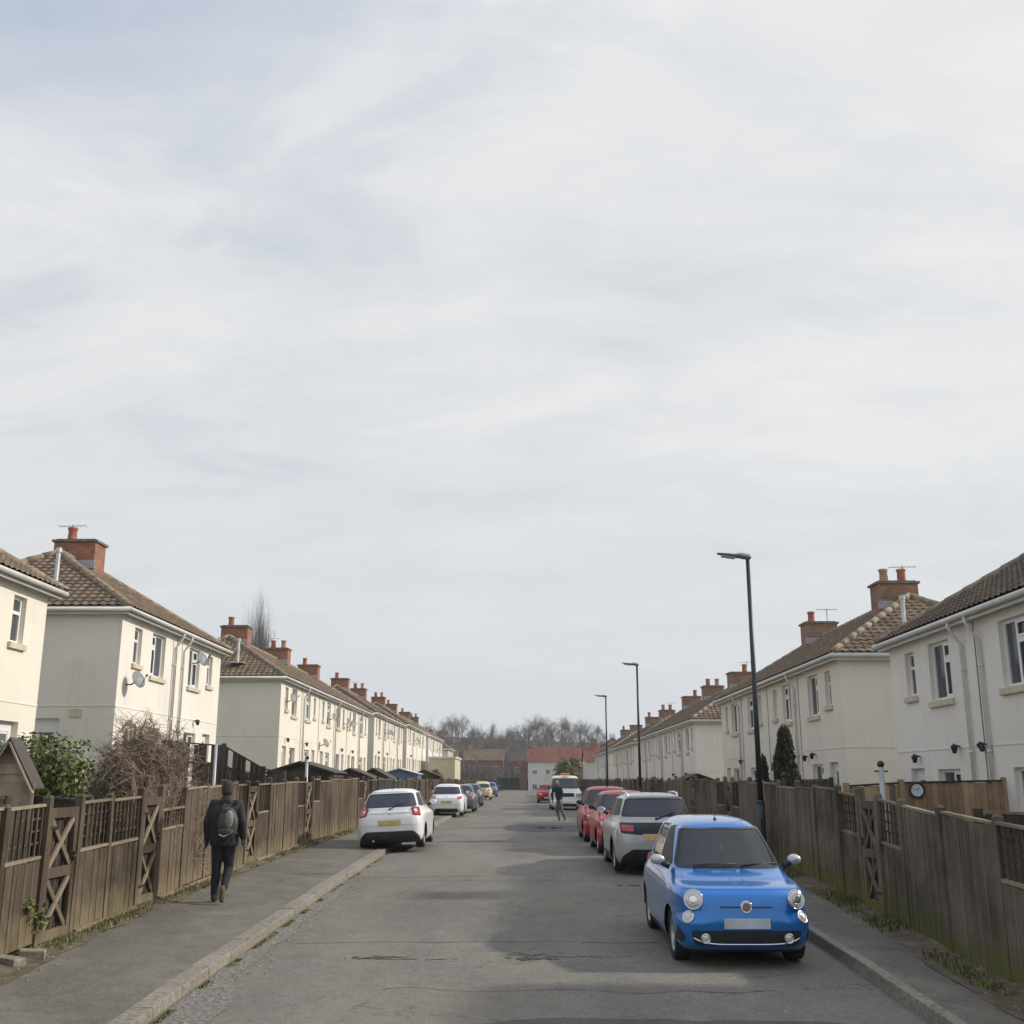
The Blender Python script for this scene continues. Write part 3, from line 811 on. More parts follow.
# buildings that close the view
def block(name, label, x0, x1, y0, y1, z0, ez, wallmat, roofmat, ridge='x', rise=2.2, windows=(), chim=(), oh=.25, cat='house'):
    cx, cy = (x0+x1)/2, (y0+y1)/2
    r = empty(name, (cx, cy, z0), label=label, cat=cat)
    X = lambda x: x-cx
    Y = lambda y: y-cy
    w = MB(); h = ez-z0
    if ridge == 'x':
        pf = [(X(x0), Y(y0)), (X(x1), Y(y0)), (X(x1), Y(y1)), (X(x0), Y(y1))]
        w.box(X(x0), X(x1), Y(y0), Y(y1), -1, h)
        for xx in (X(x0), X(x1)): w.poly([(xx, Y(y0), h), (xx, Y(y1), h), (xx, 0, h+rise)])
    else:
        w.box(X(x0), X(x1), Y(y0), Y(y1), -1, h)
        for yy in (Y(y0), Y(y1)): w.poly([(X(x0), yy, h), (X(x1), yy, h), (0, yy, h+rise)])
    w.build('wall', wallmat, r)
    rf_ = MB()
    if ridge == 'x':
        hw = (y1-y0)/2+oh; k = rise/((y1-y0)/2); sl = math.hypot(hw, hw*k)
        for sg in (-1, 1):
            tiled_slope(rf_, (X(x0)-oh, sg*hw, h-oh*k+.04), (1, 0, 0), (0, -sg*hw/sl, hw*k/sl), x1-x0+2*oh, sl, 0, 0, fine=False, tw=.6)
    else:
        hw = (x1-x0)/2+oh; k = rise/((x1-x0)/2); sl = math.hypot(hw, hw*k)
        for sg in (-1, 1):
            tiled_slope(rf_, (sg*hw, Y(y0)-oh, h-oh*k+.04), (0, 1, 0), (-sg*hw/sl, 0, hw*k/sl), y1-y0+2*oh, sl, 0, 0, fine=False, tw=.6)
    rf_.build('roof', roofmat, r)
    for (wx, wz, ww, wh) in windows:
        f = MB(); a, b = wx-ww/2, wx+ww/2; yf = Y(y0)
        f.box(a, b, yf-.05, yf+.0, wz-z0, wz-z0+.07); f.box(a, b, yf-.05, yf, wz-z0+wh-.07, wz-z0+wh)
        f.box(a, a+.07, yf-.05, yf, wz-z0+.07, wz-z0+wh-.07); f.box(b-.07, b, yf-.05, yf, wz-z0+.07, wz-z0+wh-.07); f.box((a+b)/2-.03, (a+b)/2+.03, yf-.05, yf, wz-z0+.07, wz-z0+wh-.07)
        fo = f.build('window', MT['upvc'], r)
        p = MB(); p.box(a+.07, b-.07, yf-.03, yf-.01, wz-z0+.07, wz-z0+wh-.07); p.build('pane', MT['pane'], fo)
    for (qx, qy, qz, mt) in chim:
        m = MB(); m.box(qx-.45, qx+.45, qy-.35, qy+.35, qz-z0-1.4, qz-z0)
        c = m.build('chimney', mt, r)
        m = MB(); m.box(qx-.5, qx+.5, qy-.4, qy+.4, qz-z0, qz-z0+.1); m.build('chimney_cap', MT['cap'], c)
    return r
WH = render_wall('white_render_far', (.62, .61, .57))
BRF = brick_mat('far_brick', (.20, .10, .07), (.27, .14, .10), (.25, .2, .16))
bA = block('end_house', 'white rendered house with red tiled roof closing the street behind the van', .9, 6.0, 195, 205, .62, 5.6, WH, MT['tile_red'], 'x', 2.5, windows=((-1.4, 3.4, .9, .8), (.9, 3.4, .8, .9), (-1.4, .8, .9, 1.0)), chim=((-1.3, 0, 9.0, MT['brick_tan']),))
bA3 = block('end_house', 'brick house with longer red roof joined to the right of the white end house', 6.1, 12.0, 197.5, 207, .62, 4.8, BRF, MT['tile_red'], 'x', 3.4, windows=((-1.2, 1.2, 1.0, 1.0),))
bA2 = block('end_house', 'low red roofed side wing left of the white house at the street end', -.6, .7, 200, 206, .62, 4.6, BRF, MT['tile_red'], 'x', 1.2)
bB = block('end_house', 'white gabled house with red roof beside the last right terrace', 9.4, 17.5, 166, 174, .62, 5.2, WH, MT['tile_red'], 'x', 2.0, windows=((-2.0, 3.2, .8, .8), (1.4, 3.2, 1.0, .9)), chim=((-2.6, 0, 8.4, MT['brick']),))
bC = block('end_house', 'tan gabled brick house rising behind the red roofs', 13.5, 20.5, 208, 218, .62, 7.4, MT['brick_tan'], MT['felt'], 'y', 2.7)
bD = block('hillside_house', 'dull brown house with dark roof low on the wooded hill, left', -12, -4, 226, 234, .8, 6.4, BRF, MT['tile'], 'x', 2.2, windows=((-2.4, 4.2, 1.0, 1.0), (0, 4.2, 1.0, 1.0), (2.4, 4.2, 1.0, 1.0), (-2.4, 1.6, 1.0, 1.2), (2.4, 1.6, 1.0, 1.2)), chim=((-3, 0, 9.6, MT['brick_tan']),))
bE = block('hillside_house', 'brown brick house with grey roof between the trees at the foot of the hill', -2.6, 3.4, 232, 240, .8, 6.2, BRF, MT['felt'], 'x', 2.0, windows=((-1.6, 4.0, 1.0, 1.0), (1.4, 4.0, 1.0, 1.0)))
bF = block('hillside_house', 'pale walled house half hidden by the farthest left terrace', -22, -14, 236, 244, .8, 6.6, WH, MT['tile'], 'x', 2.2, windows=((-1.6, 4.0, 1.0, 1.0), (1.4, 4.0, 1.0, 1.0)))
# low flat roofed block in the left gardens
fb = empty('flat_roofed_building', (-8.4, 119, .7), label='low blank cream building with flat roof in front of the last left terrace', cat='outbuilding')
m = MB(); m.box(-1.3, 1.4, -5, 5, -.5, 3.9); m.build('wall', render_wall('buff_render', (.60, .53, .40)), fb)
m = MB(); m.box(-1.42, 1.52, -5.15, 5.15, 3.9, 4.1); m.build('roof', MT['fascia'], fb)
# ------------------------------------------------------------------ fences and gates
def with_hgt(o, fn):
    at = o.data.attributes.new('hgt', 'FLOAT', 'POINT')
    at.data.foreach_set('value', [fn(v.co) for v in o.data.vertices])
    return o

def fence_section(side, X, segs, mat, label, base, group):
    """segs: (y0, y1, kind)  kind S solid, T trellis top, L low trellis"""
    ya, yb = segs[0][0], segs[-1][1]; ym = (ya+yb)/2
    root = empty('wooden_fence', (X, ym, base(ym)), label=label, cat='fence', group=group)
    out = -side          # direction of the street from the fence
    B = lambda y: base(y+ym)-base(ym)
    def post(y, h=1.70, w=.095):
        m = MB(); m.cur = random.random(); b = B(y)
        x0, x1 = (-w/2, w/2)
        tilt = random.uniform(-.03, .03); hh = h+random.uniform(-.03, .05)
        m.hexa([(x0, y-w/2, b-.2), (x1, y-w/2, b-.2), (x1, y+w/2, b-.2), (x0, y+w/2, b-.2), (x0+tilt, y-w/2, b+hh), (x1+tilt, y-w/2, b+hh), (x1+tilt, y+w/2, b+hh), (x0+tilt, y+w/2, b+hh)])
        m.cur = .7
        m.hexa([(x0-.004+tilt, y-w/2-.004, b+hh), (x1+.004+tilt, y-w/2-.004, b+hh), (x1+.004+tilt, y+w/2+.004, b+hh), (x0-.004+tilt, y+w/2+.004, b+hh), (-.025+tilt, y-.025, b+hh+.035), (.025+tilt, y-.025, b+hh+.035), (.025+tilt, y+.025, b+hh+.035), (-.025+tilt, y+.025, b+hh+.035)])
        with_hgt(m.build('post', mat, root), lambda c: c.z-b)
    for (a, b_, kind) in segs:
        a -= ym; b_ -= ym
        post(a)
        tone = random.uniform(0, .55); p = MB(); y = a+.05; H = 1.62+random.uniform(-.05, .045)
        cut = {'S': H, 'T': H-.60, 'L': 1.05}[kind]
        low = .07 + random.uniform(-.02, .03)
        while y < b_-.06:
            w = random.uniform(.088, .108); w = min(w, b_-.05-y)
            p.cur = tone+.45*random.random() if random.random() > .06 else random.random(); j = random.uniform(-.006, .006); q = out*(.012+j)
            tj = random.uniform(-.010, .004)
            c0, c1 = B(y), B(y+w)
            x0, x1 = sorted((q, q+out*.016))
            p.hexa([(x0, y, c0+low), (x1, y, c0+low), (x1, y+w-.006, c1+low), (x0, y+w-.006, c1+low), (x0, y, c0+cut+tj), (x1, y, c0+cut+tj), (x1, y+w-.006, c1+cut+tj), (x0, y+w-.006, c1+cut+tj)])
            y += w
        for zz in (.35, cut-.12):
            p.cur = .4
            p.hexa([(-.045 if out > 0 else .012, a+.05, B(a)+zz), (-.012 if out > 0 else .045, a+.05, B(a)+zz), (-.012 if out > 0 else .045, b_-.05, B(b_)+zz), (-.045 if out > 0 else .012, b_-.05, B(b_)+zz), (-.045 if out > 0 else .012, a+.05, B(a)+zz+.07), (-.012 if out > 0 else .045, a+.05, B(a)+zz+.07), (-.012 if out > 0 else .045, b_-.05, B(b_)+zz+.07), (-.045 if out > 0 else .012, b_-.05, B(b_)+zz+.07)])
        po = with_hgt(p.build('board_panel', mat, root), lambda c: c.z-B(c.y))
        r = MB(); r.cur = random.random()
        def rail(z0, z1, d):
            r.hexa([(-d, a+.05, B(a)+z0), (d, a+.05, B(a)+z0), (d, b_-.05, B(b_)+z0), (-d, b_-.05, B(b_)+z0), (-d, a+.05, B(a)+z1), (d, a+.05, B(a)+z1), (d, b_-.05, B(b_)+z1), (-d, b_-.05, B(b_)+z1)])
        top = cut if kind != 'T' else H
        if kind == 'L': top = 1.35
        rail(top+.008, top+.04, .036)
        with_hgt(r.build('top_rail', MT['rail'], root), lambda c: 2)
        if kind != 'S':
            r = MB(); r.cur = random.random(); rail(cut+.008, cut+.045, .03); with_hgt(r.build('mid_rail', MT['rail'], root), lambda c: 2)
        if kind != 'S':
            t = MB(); zt0, zt1 = cut+.05, top; n = max(3, int((b_-a-.1)/.135))
            for i in range(n+1):
                y = a+.06+(b_-a-.12)*i/n; t.cur = random.random(); c = B(y)
                t.box(-.010, .010, y-.017, y+.017, c+zt0, c+zt1)
            for z in frange(zt0+.13, zt1-.08, .14)[:-1]:
                t.cur = random.random()
                t.hexa([(-.03*out, a+.05, B(a)+z), (-.013*out, a+.05, B(a)+z), (-.013*out, b_-.05, B(b_)+z), (-.03*out, b_-.05, B(b_)+z), (-.03*out, a+.05, B(a)+z+.025), (-.013*out, a+.05, B(a)+z+.025), (-.013*out, b_-.05, B(b_)+z+.025), (-.03*out, b_-.05, B(b_)+z+.025)])
            with_hgt(t.build('trellis', MT['fenceD'] if side > 0 else mat, root), lambda c: 2)
    post(yb-ym)
    return root

def gate(side, X, y0, y1, label, base, mat, group):
    ym = (y0+y1)/2; b = base(ym); out = -side
    root = empty('wooden_gate', (X, ym, b), label=label, cat='gate', group=group)
    y0 -= ym; y1 -= ym; y0 += .06; y1 -= .06; w = y1-y0
    f = MB(); x0, x1 = sorted((out*.0, out*.045)); H = 1.6
    def bx(ya, yb, za, zb):
        f.cur = random.random(); f.box(x0, x1, ya, yb, za, zb)
    bx(y0, y0+.10, .06, H); bx(y1-.10, y1, .06, H)
    bx(y0+.10, y1-.10, H-.12, H); bx(y0+.10, y1-.10, .78, .90); bx(y0+.10, y1-.10, .06, .18)
    with_hgt(f.build('gate_frame', mat, root), lambda c: c.z)
    c = MB(); xm = out*.022
    for (za, zb) in ((.18, .78), (.90, H-.12)):
        c.cur = .8; c.bar((xm, y0+.10, za), (xm, y1-.10, zb), .075, .03, up=(1, 0, 0))
        c.cur = .3; c.bar((xm-out*.004, y0+.10, zb), (xm-out*.004, y1-.10, za), .07, .026, up=(1, 0, 0))
    with_hgt(c.build('cross_brace', MT['rail'] if side < 0 else mat, root), lambda c: 2)
    bo = MB(); y = y0+.01
    while y < y1-.02:
        ww = min(random.uniform(.07, .1), y1-.01-y); bo.cur = random.random()
        q0, q1 = sorted((-out*.03, -out*.012))
        if random.random() > .22: bo.box(q0, q1, y, y+ww-.012, .08, H-.03)
        y += ww
    with_hgt(bo.build('back_boards', MT['fenceD'], root), lambda c: 2)
    h = MB(); h.box(*sorted((out*.045, out*.07)), y1-.09, y1-.03, .95, 1.06); h.tube([(out*.075, y1-.16, 1.0), (out*.075, y1-.04, 1.0)], .012, 6); h.build('latch', MT['black'], root)
    h = MB()
    for z in (.3, 1.35): h.box(*sorted((out*.045, out*.052)), y0, y0+.28, z, z+.035)
    h.build('hinge', MT['black'], root)
    return root

def ext(lst, yend, X0):
    y = lst[-1][1]; out = []
    k = 0
    while y < yend:
        for kind, w in (('S', 1.83), ('S', 1.83), ('S', 1.83), ('T', 1.2), ('G', .95), ('T', 1.2)):
            if y >= yend: break
            out.append((y, y+w, kind)); y += w
    return lst+out
left = [(8.6, 10.4, 'S'), (10.4, 12.33, 'T'), (12.33, 13.42, 'T'), (13.42, 14.41, 'G'), (14.41, 15.56, 'T'), (15.56, 16.74, 'T'), (16.74, 17.68, 'G'), (17.68, 18.9, 'L'), (18.9, 20.24, 'S'), (20.24, 21.3, 'S'), (21.3, 22.3, 'S'), (22.3, 23.1, 'T'), (23.1, 24.05, 'G'), (24.05, 25.2, 'T'), (25.2, 26.8, 'S'), (26.8, 28.3, 'S'), (28.3, 29.3, 'T'), (29.3, 30.25, 'G'), (30.25, 31.4, 'T'), (31.4, 33.2, 'S'), (33.2, 35.0, 'S'), (35.0, 36.8, 'S'), (36.8, 38.6, 'S'), (38.6, 39.9, 'T'), (39.9, 40.85, 'G'), (40.85, 42.0, 'T')]
left2 = ext([(51.0, 52.8, 'S')], 150, 0)
right = [(9.4, 11.0, 'S'), (11.0, 12.4, 'T'), (12.4, 14.0, 'S'), (14.0, 15.4, 'S'), (15.4, 16.4, 'T'), (16.4, 17.3, 'G'), (17.3, 18.4, 'T'), (18.4, 19.9, 'S'), (19.9, 21.2, 'S'), (21.2, 22.7, 'S'), (22.7, 24.3, 'S'), (24.3, 25.7, 'S'), (25.7, 26.8, 'S'), (26.8, 27.7, 'T'), (27.7, 28.55, 'G'), (28.55, 29.9, 'T'), (29.9, 31.7, 'S'), (31.7, 33.5, 'S'), (33.5, 34.4, 'G')]
right = ext(right[:-1]+[(33.5, 34.4, 'G'), (34.4, 36.2, 'S')], 150, 0)

lf_labels = ['brown fence with latticed tops at the left picture edge', 'brown fence with two latticed panels between the two nearest left gates', 'brown fence partly overgrown by the bare bush, behind the walking person', 'brown fence run between the third and fourth left gates, with dry dirt along its foot', 'brown fence run between the fourth and fifth left gates, reaching behind the nearest white car', 'short latticed fence piece just before the dark green fence']
lg_labels = ['nearest brown gate with crossed braces, at the left', 'crossed-brace gate just left of the brown bare bush', 'crossed-brace gate right of the walking person in black', 'crossed-brace gate between the walking person and the nearest white car', 'crossed-brace gate just behind the nearest white car']
rf_labels = ['dark mossy fence at the right edge with latticed end panel', 'tall dark fence behind the blue car and the nearest lamp post', 'dark fence seen above the silver car between the two right gates']
rg_labels = ['dark crossed-brace gate on the right, nearest the camera', 'dark crossed-brace gate above the bonnet line of the blue car, second on the right', 'third gate along the right fence, above the silver car roof']
ORD = 'first second third fourth fifth sixth seventh eighth ninth tenth eleventh twelfth thirteenth fourteenth fifteenth sixteenth seventeenth eighteenth nineteenth twentieth'.split()
def lay(side, X, segs, mat, base, fl, gl, far_f, far_g, group_f, group_g):
    cur = []; fi = gi = 0
    def flush():
        nonlocal cur, fi
        if cur:
            fence_section(side, X, cur, mat, fl[fi] if fi < len(fl) else far_f % ORD[fi], base, group_f); fi += 1; cur = []
    for s_ in segs:
        if s_[2] == 'G':
            flush()
            gate(side, X, s_[0], s_[1], gl[gi] if gi < len(gl) else far_g % ORD[gi], base, mat, group_g); gi += 1
        else: cur.append(s_)
    flush()
bl = lambda y: g(y)+.10
br = lambda y: gr(5.2, y)+.10
lay(-1, FL, left, MT['fenceL'], bl, lf_labels, lg_labels, '%s', '%s', 'brown wooden fences along the left pavement', 'gates in the left fence')
fence_section(-1, FL, [(42.0+1.8*i, 42.0+1.8*(i+1), 'S') for i in range(5)], MT['fenceG'], 'dark green painted fence run just right of the nearest white car roof', bl, 'brown wooden fences along the left pavement')
lay(-1, FL, left2, MT['fenceL'], bl, ['brown fence run left of the second white car'], [], '%s distant brown fence run along the left, counted from the second white car', '%s gate beyond the dark green fence on the left, counting away', 'brown wooden fences along the left pavement', 'gates in the left fence')
lay(1, FR, right, MT['fenceR'], br, rf_labels, rg_labels, '%s dark fence run along the right pavement counting away from the camera', '%s gate in the right fence counting away from the camera', 'dark wooden fences along the right pavement', 'gates in the right fence')

def cross_fence(pts, h, mat, label, name='garden_fence', slats=False, cap=None):
    """fence between world points (x,y,zbase)"""
    c = Vector(pts[0]); root = empty(name, c, label=label, cat='fence', group='fences between gardens')
    for (a, b) in zip(pts, pts[1:]):
        a = Vector(a)-c; b = Vector(b)-c; d = (b-a); Ln = math.hypot(d.x, d.y); n = max(1, int(Ln/.105)); p = MB()
        nx, ny = -d.y/Ln, d.x/Ln
        for i in range(n):
            if slats and i % 4 == 3: continue
            u0 = a.lerp(b, i/n); u1 = a.lerp(b, (i+.93)/n); p.cur = random.random(); t = .01
            hh = h+random.uniform(-.01, .01)
            p.hexa([(u0.x-nx*t, u0.y-ny*t, u0.z), (u0.x+nx*t, u0.y+ny*t, u0.z), (u1.x+nx*t, u1.y+ny*t, u1.z), (u1.x-nx*t, u1.y-ny*t, u1.z), (u0.x-nx*t, u0.y-ny*t, u0.z+hh), (u0.x+nx*t, u0.y+ny*t, u0.z+hh), (u1.x+nx*t, u1.y+ny*t, u1.z+hh), (u1.x-nx*t, u1.y-ny*t, u1.z+hh)])
        with_hgt(p.build('board_panel', mat, root), lambda q: 2)
        r = MB(); r.bar(a+Vector((0, 0, h+.02)), b+Vector((0, 0, h+.02)), .06, .035); r.bar(a+Vector((nx*.03, ny*.03, h*.75)), b+Vector((nx*.03, ny*.03, h*.75)), .03, .07)
        with_hgt(r.build('top_rail', cap or mat, root), lambda q: 2)
    for p_ in pts:
        q = Vector(p_)-c; m = MB(); m.box(q.x-.05, q.x+.05, q.y-.05, q.y+.05, q.z-.3, q.z+h+.08)
        with_hgt(m.build('post', mat, root), lambda q: 2)
    return root
cross_fence([(-5.85, 15.0, .6), (-7.6, 15.6, .72), (-9.9, 16.2, 1.2)], 1.55, MT['fenceD'], 'dark fence running back from the nearest left gate below the shed', cap=MT['fenceD'])
cross_fence([(-5.9, 11.4, .5), (-6.9, 14.9, .62)], 1.60, MT['fenceD'], 'dark board fence just behind the nearest latticed panels on the left')
cross_fence([(-5.9, 27.3, .85), (-6.4, 27.3, .95), (-7.4, 27.3, 1.50), (-8.9, 27.3, 1.62)], 1.75, MT['fenceD'], 'dark slatted fence stepping up towards the left houses above the walking person', slats=True)
cross_fence([(-5.9, 33, .85), (-7.2, 33, 1.2), (-9.8, 33, 1.75)], 1.25, MT['fenceD'], 'dark divider fence behind the fourth left gate')
cross_fence([(6.1, 15.1, .36), (8.7, 15.1, .36)], 1.64, MT['fenceD'], 'dark divider fence with pale rail at the right picture edge', cap=MT['rail'])
cross_fence([(5.9, 20.4, .62), (6.9, 20.4, .68), (8.78, 20.4, .72)], 1.70, MT['fenceN'], 'light orange brown timber fence carrying the round clock', cap=MT['black'])
cross_fence([(5.3, 31.5, .8), (8.7, 31.5, .9)], 1.55, MT['fenceD'], 'dark divider fence behind the right conifer')
# fences closing the road
cross_fence([(-4.6, 205, .7), (-.2, 205, .7)], 2.1, MT['fenceG'], 'very dark fence closing the far end of the street')
cross_fence([(-.1, 203.5, .7), (5.6, 202, .7)], 1.9, MT['fenceD'], 'grey brown fence at the street end in front of the white house')
cross_fence([(5.8, 172, .7), (9.4, 164, .7)], 1.5, MT['brick'], 'dark red wall behind the van at the far right kerb', name='garden_wall')

# clock on the new fence
ck = empty('wall_clock', (7.16, 20.36, 2.27), label='round black rimmed clock with pale face on the timber fence', cat='clock')
m = MB(); R = Matrix.Rotation(PI/2, 4, 'X'); m.lathe([(0, .0), (.135, .0), (.145, .02), (.145, .045), (.12, .05), (.108, .03)], 28, R); m.build('rim', MT['black'], ck, smooth=True)
m = MB(); m.lathe([(.001, .031), (.110, .031)], 28, R); m.build('face', MT['clock'], ck)
m = MB(); m.bar((0, -.036, 0), (.04, -.036, .05), .012, .003, up=(0, 1, 0)); m.bar((0, -.036, 0), (-.08, -.036, .03), .009, .003, up=(0, 1, 0)); m.build('hand', MT['black'], ck)

# ------------------------------------------------------------------ street lamps and poles
def street_lamp(x, y, label):
    b = gr(x, y)+.1; r = empty('street_lamp', (x, y, b), label=label, cat='street lamp', group='street lamps along the right pavement')
    H = 6.45
    m = MB(); m.tube([(0, 0, -.2), (0, 0, 1.25)], .085, 16); m.tube([(0, 0, 1.25), (0, 0, 1.32)], [.085, .06], 16); m.build('base', MT['lamp_pole'], r, smooth=True)
    m = MB(); m.tube([(0, 0, 1.3), (0, 0, 3.6), (0, 0, H)], [.06, .052, .042], 14); m.build('pole', MT['lamp_pole'], r, smooth=True)
    m = MB(); m.box(-.035, .035, -.092, -.08, .4, .95); m.build('access_door', MT['black'], r)
    # LED lantern reaching over the road, slightly tipped up
    R = Matrix.Translation((-.02, 0, H)) @ Matrix.Rotation(math.radians(9), 4, 'Y')
    prof = [(-.66, .045, .012), (-.62, .09, .02), (-.45, .135, .035), (-.28, .15, .05), (-.18, .12, .06), (-.08, .08, .07), (.06, .065, .065), (.09, .04, .04)]
    m = MB(); n = 14
    for (px, w, h) in prof:
        for k in range(n):
            a = 2*PI*k/n; p = R @ Vector((px, w*math.cos(a), h*math.sin(a)+.02+(.03 if px > -.2 else 0))); m.v.append(tuple(p))
    for i in range(len(prof)-1):
        for k in range(n): m.face((i*n+k, i*n+(k+1) % n, (i+1)*n+(k+1) % n, (i+1)*n+k))
    m.face(range(n)); m.face([(len(prof)-1)*n+k for k in range(n)])
    hd = m.build('lamp_head', MT['lamp_grey'], r, smooth=True)
    m = MB(); m.box(-.56, -.26, -.09, .09, -.034, -.024, R); m.build('lens', MT['lens'], hd)
    return r
street_lamp(4.95, 23.35, 'tall black street lamp behind the blue car, nearest of the three')
street_lamp(4.95, 47.1, 'second street lamp, standing above the silver car')
street_lamp(4.95, 65.3, 'smallest and farthest street lamp above the red cars')

def post_thing(name, x, y, z0, z1, r, mat, label, cat, hook=True, group=None):
    o = empty(name, (x, y, z0), label=label, cat=cat, group=group)
    m = MB(); m.tube([(0, 0, -.3), (0, 0, z1-z0)], r, 10); m.build('pole', mat, o, smooth=True)
    if hook:
        m = MB(); m.tube([(-.12, 0, z1-z0-.12), (.12, 0, z1-z0-.12)], .015, 6); m.ball((0, 0, z1-z0), r*1.5, n=8); m.build('top_hook', MT['black'], o)
    return o
post_thing('washing_line_post', -7.1, 25.5, 1.2, 3.25, .035, MT['galv'], 'pale grey washing line post above the walking person', 'post', False, 'washing line posts')
post_thing('washing_line_post', -6.05, 31.0, .9, 3.05, .04, MT['galv'], 'pale washing line post by the fourth left gate', 'post', True, 'washing line posts')
post_thing('washing_line_post', 6.30, 19.6, .62, 2.72, .045, MT['galv'], 'grey post with dark cross top left of the clock', 'post', True, 'washing line posts')
post_thing('washing_line_post', 5.9, 25.2, .7, 2.55, .045, MT['fenceD'], 'short dark post above the second lattice panel', 'post', True, 'washing line posts')
post_thing('telegraph_pole', -8.5, 200, .7, 6.8, .12, MT['bark'], 'distant pole at the far end of the left pavement', 'pole', False)
post_thing('telegraph_pole', -14.2, 222, .7, 8.0, .13, MT['bark'], 'distant pole in front of the hillside houses, left', 'pole', False)

# ------------------------------------------------------------------ sheds
def shed(x, y, z, w, d, h, rise, label, wallmat, roofm, rz=0, ridge='y'):
    r = empty('garden_shed', (x, y, z), rz=rz, label=label, cat='shed', group='sheds in the gardens')
    m = MB(); nb = int(h/.14)
    for i in range(nb):
        m.cur = random.random(); z0 = i*h/nb; z1 = (i+1)*h/nb
        for (ax, ay, bx, by) in ((-w/2, -d/2, w/2, -d/2), (w/2, -d/2, w/2, d/2), (w/2, d/2, -w/2, d/2), (-w/2, d/2, -w/2, -d/2)):
            nx, ny = (by-ay), -(bx-ax); L_ = math.hypot(nx, ny); nx /= L_; ny /= L_
            m.quad((ax+nx*.02, ay+ny*.02, z0), (bx+nx*.02, by+ny*.02, z0), (bx, by, z1), (ax, ay, z1))
            m.quad((ax+nx*.02, ay+ny*.02, z0), (bx+nx*.02, by+ny*.02, z0), (bx, by, z0), (ax, ay, z0))
    for sy in (-1, 1):
        n2 = max(3, int(rise/.12))
        for i in range(n2):
            m.cur = random.random()
            a0 = w/2*(1-i/n2); a1 = w/2*(1-(i+1)/n2); z0 = h+rise*i/n2; z1 = h+rise*(i+1)/n2
            m.quad((-a0, sy*(d/2+.02), z0), (a0, sy*(d/2+.02), z0), (a1, sy*d/2, z1), (-a1, sy*d/2, z1))
    with_hgt(m.build('wall', wallmat, r), lambda c: 2)
    m = MB(); o = .12; k = rise/(w/2)
    for sx in (-1, 1):
        P = [(0, -d/2-o, h+rise+.02), (sx*(w/2+o), -d/2-o, h-o*k+.02), (sx*(w/2+o), d/2+o, h-o*k+.02), (0, d/2+o, h+rise+.02)]
        m.hexa(P+[(p[0], p[1], p[2]+.035) for p in P])
    m.build('roof', roofm, r)
    m = MB()
    for sx in (-1, 1):
        m.bar((0, -d/2-o-.015, h+rise-.01), (sx*(w/2+o), -d/2-o-.015, h-o*k-.03), .02, .09, up=(0, 1, 0))
    with_hgt(m.build('barge_board', wallmat, r), lambda c: 2)
    m = MB(); m.cur = .2; m.box(-.35, .35, -d/2-.035, -d/2-.021, .05, h-.1); m.box(-.35, -.31, -d/2-.05, -d/2-.036, .05, h-.1); m.box(.31, .35, -d/2-.05, -d/2-.036, .05, h-.1)
    with_hgt(m.build('door', wallmat, r), lambda c: 2)
    return r
shed(-6.90, 14.95, .75, .46, .6, 1.78, .42, 'weathered wooden shed with steep gable at the left edge', MT['shed'], MT['felt'], rz=.25)
shed(-7.9, 40.5, 1.2, 2.3, 2.6, 1.5, .35, 'dark brown shed above the fence left of the nearest white car', MT['fenceD'], MT['felt'])
shed(-7.4, 48.5, 1.2, 2.0, 2.2, 1.3, .4, 'second dark shed, beyond the fourth left gate', MT['fenceD'], MT['felt'])
shed(-7.6, 57.5, 1.2, 2.4, 2.6, 1.15, .65, 'dark shed with pointed roof above the nearest white car', MT['fenceD'], MT['felt'])
shed(-7.5, 68.5, 1.3, 2.2, 2.4, 1.5, .3, 'blue grey shed with white roof behind the second white car', simple('blue_shed', (.10, .17, .27), .7), MT['fascia'])
shed(-7.4, 84, 1.3, 2.4, 2.4, 1.4, .45, 'brown shed in front of the low flat roofed building', MT['fenceL'], MT['felt'])
shed(6.9, 45, .75, 2.2, 2.2, 1.5, .4, 'dark shed in the right garden behind the second street lamp', MT['fenceD'], MT['felt'])
m = MB()
m.box(-.75, .75, -.5, .5, .55, .62); m.box(-.7, -.62, -.45, -.37, 0, .55); m.box(.62, .7, -.45, -.37, 0, .55); m.box(-.7, -.62, .37, .45, 0, .55); m.box(.62, .7, .37, .45, 0, .55)
tag(m.build('garden_table', simple('blue_cover', (.02, .05, .22), .5), loc=(6.9, 25.9, 1.55)), 'blue covered table top showing over the fence beside the conifer', 'table')
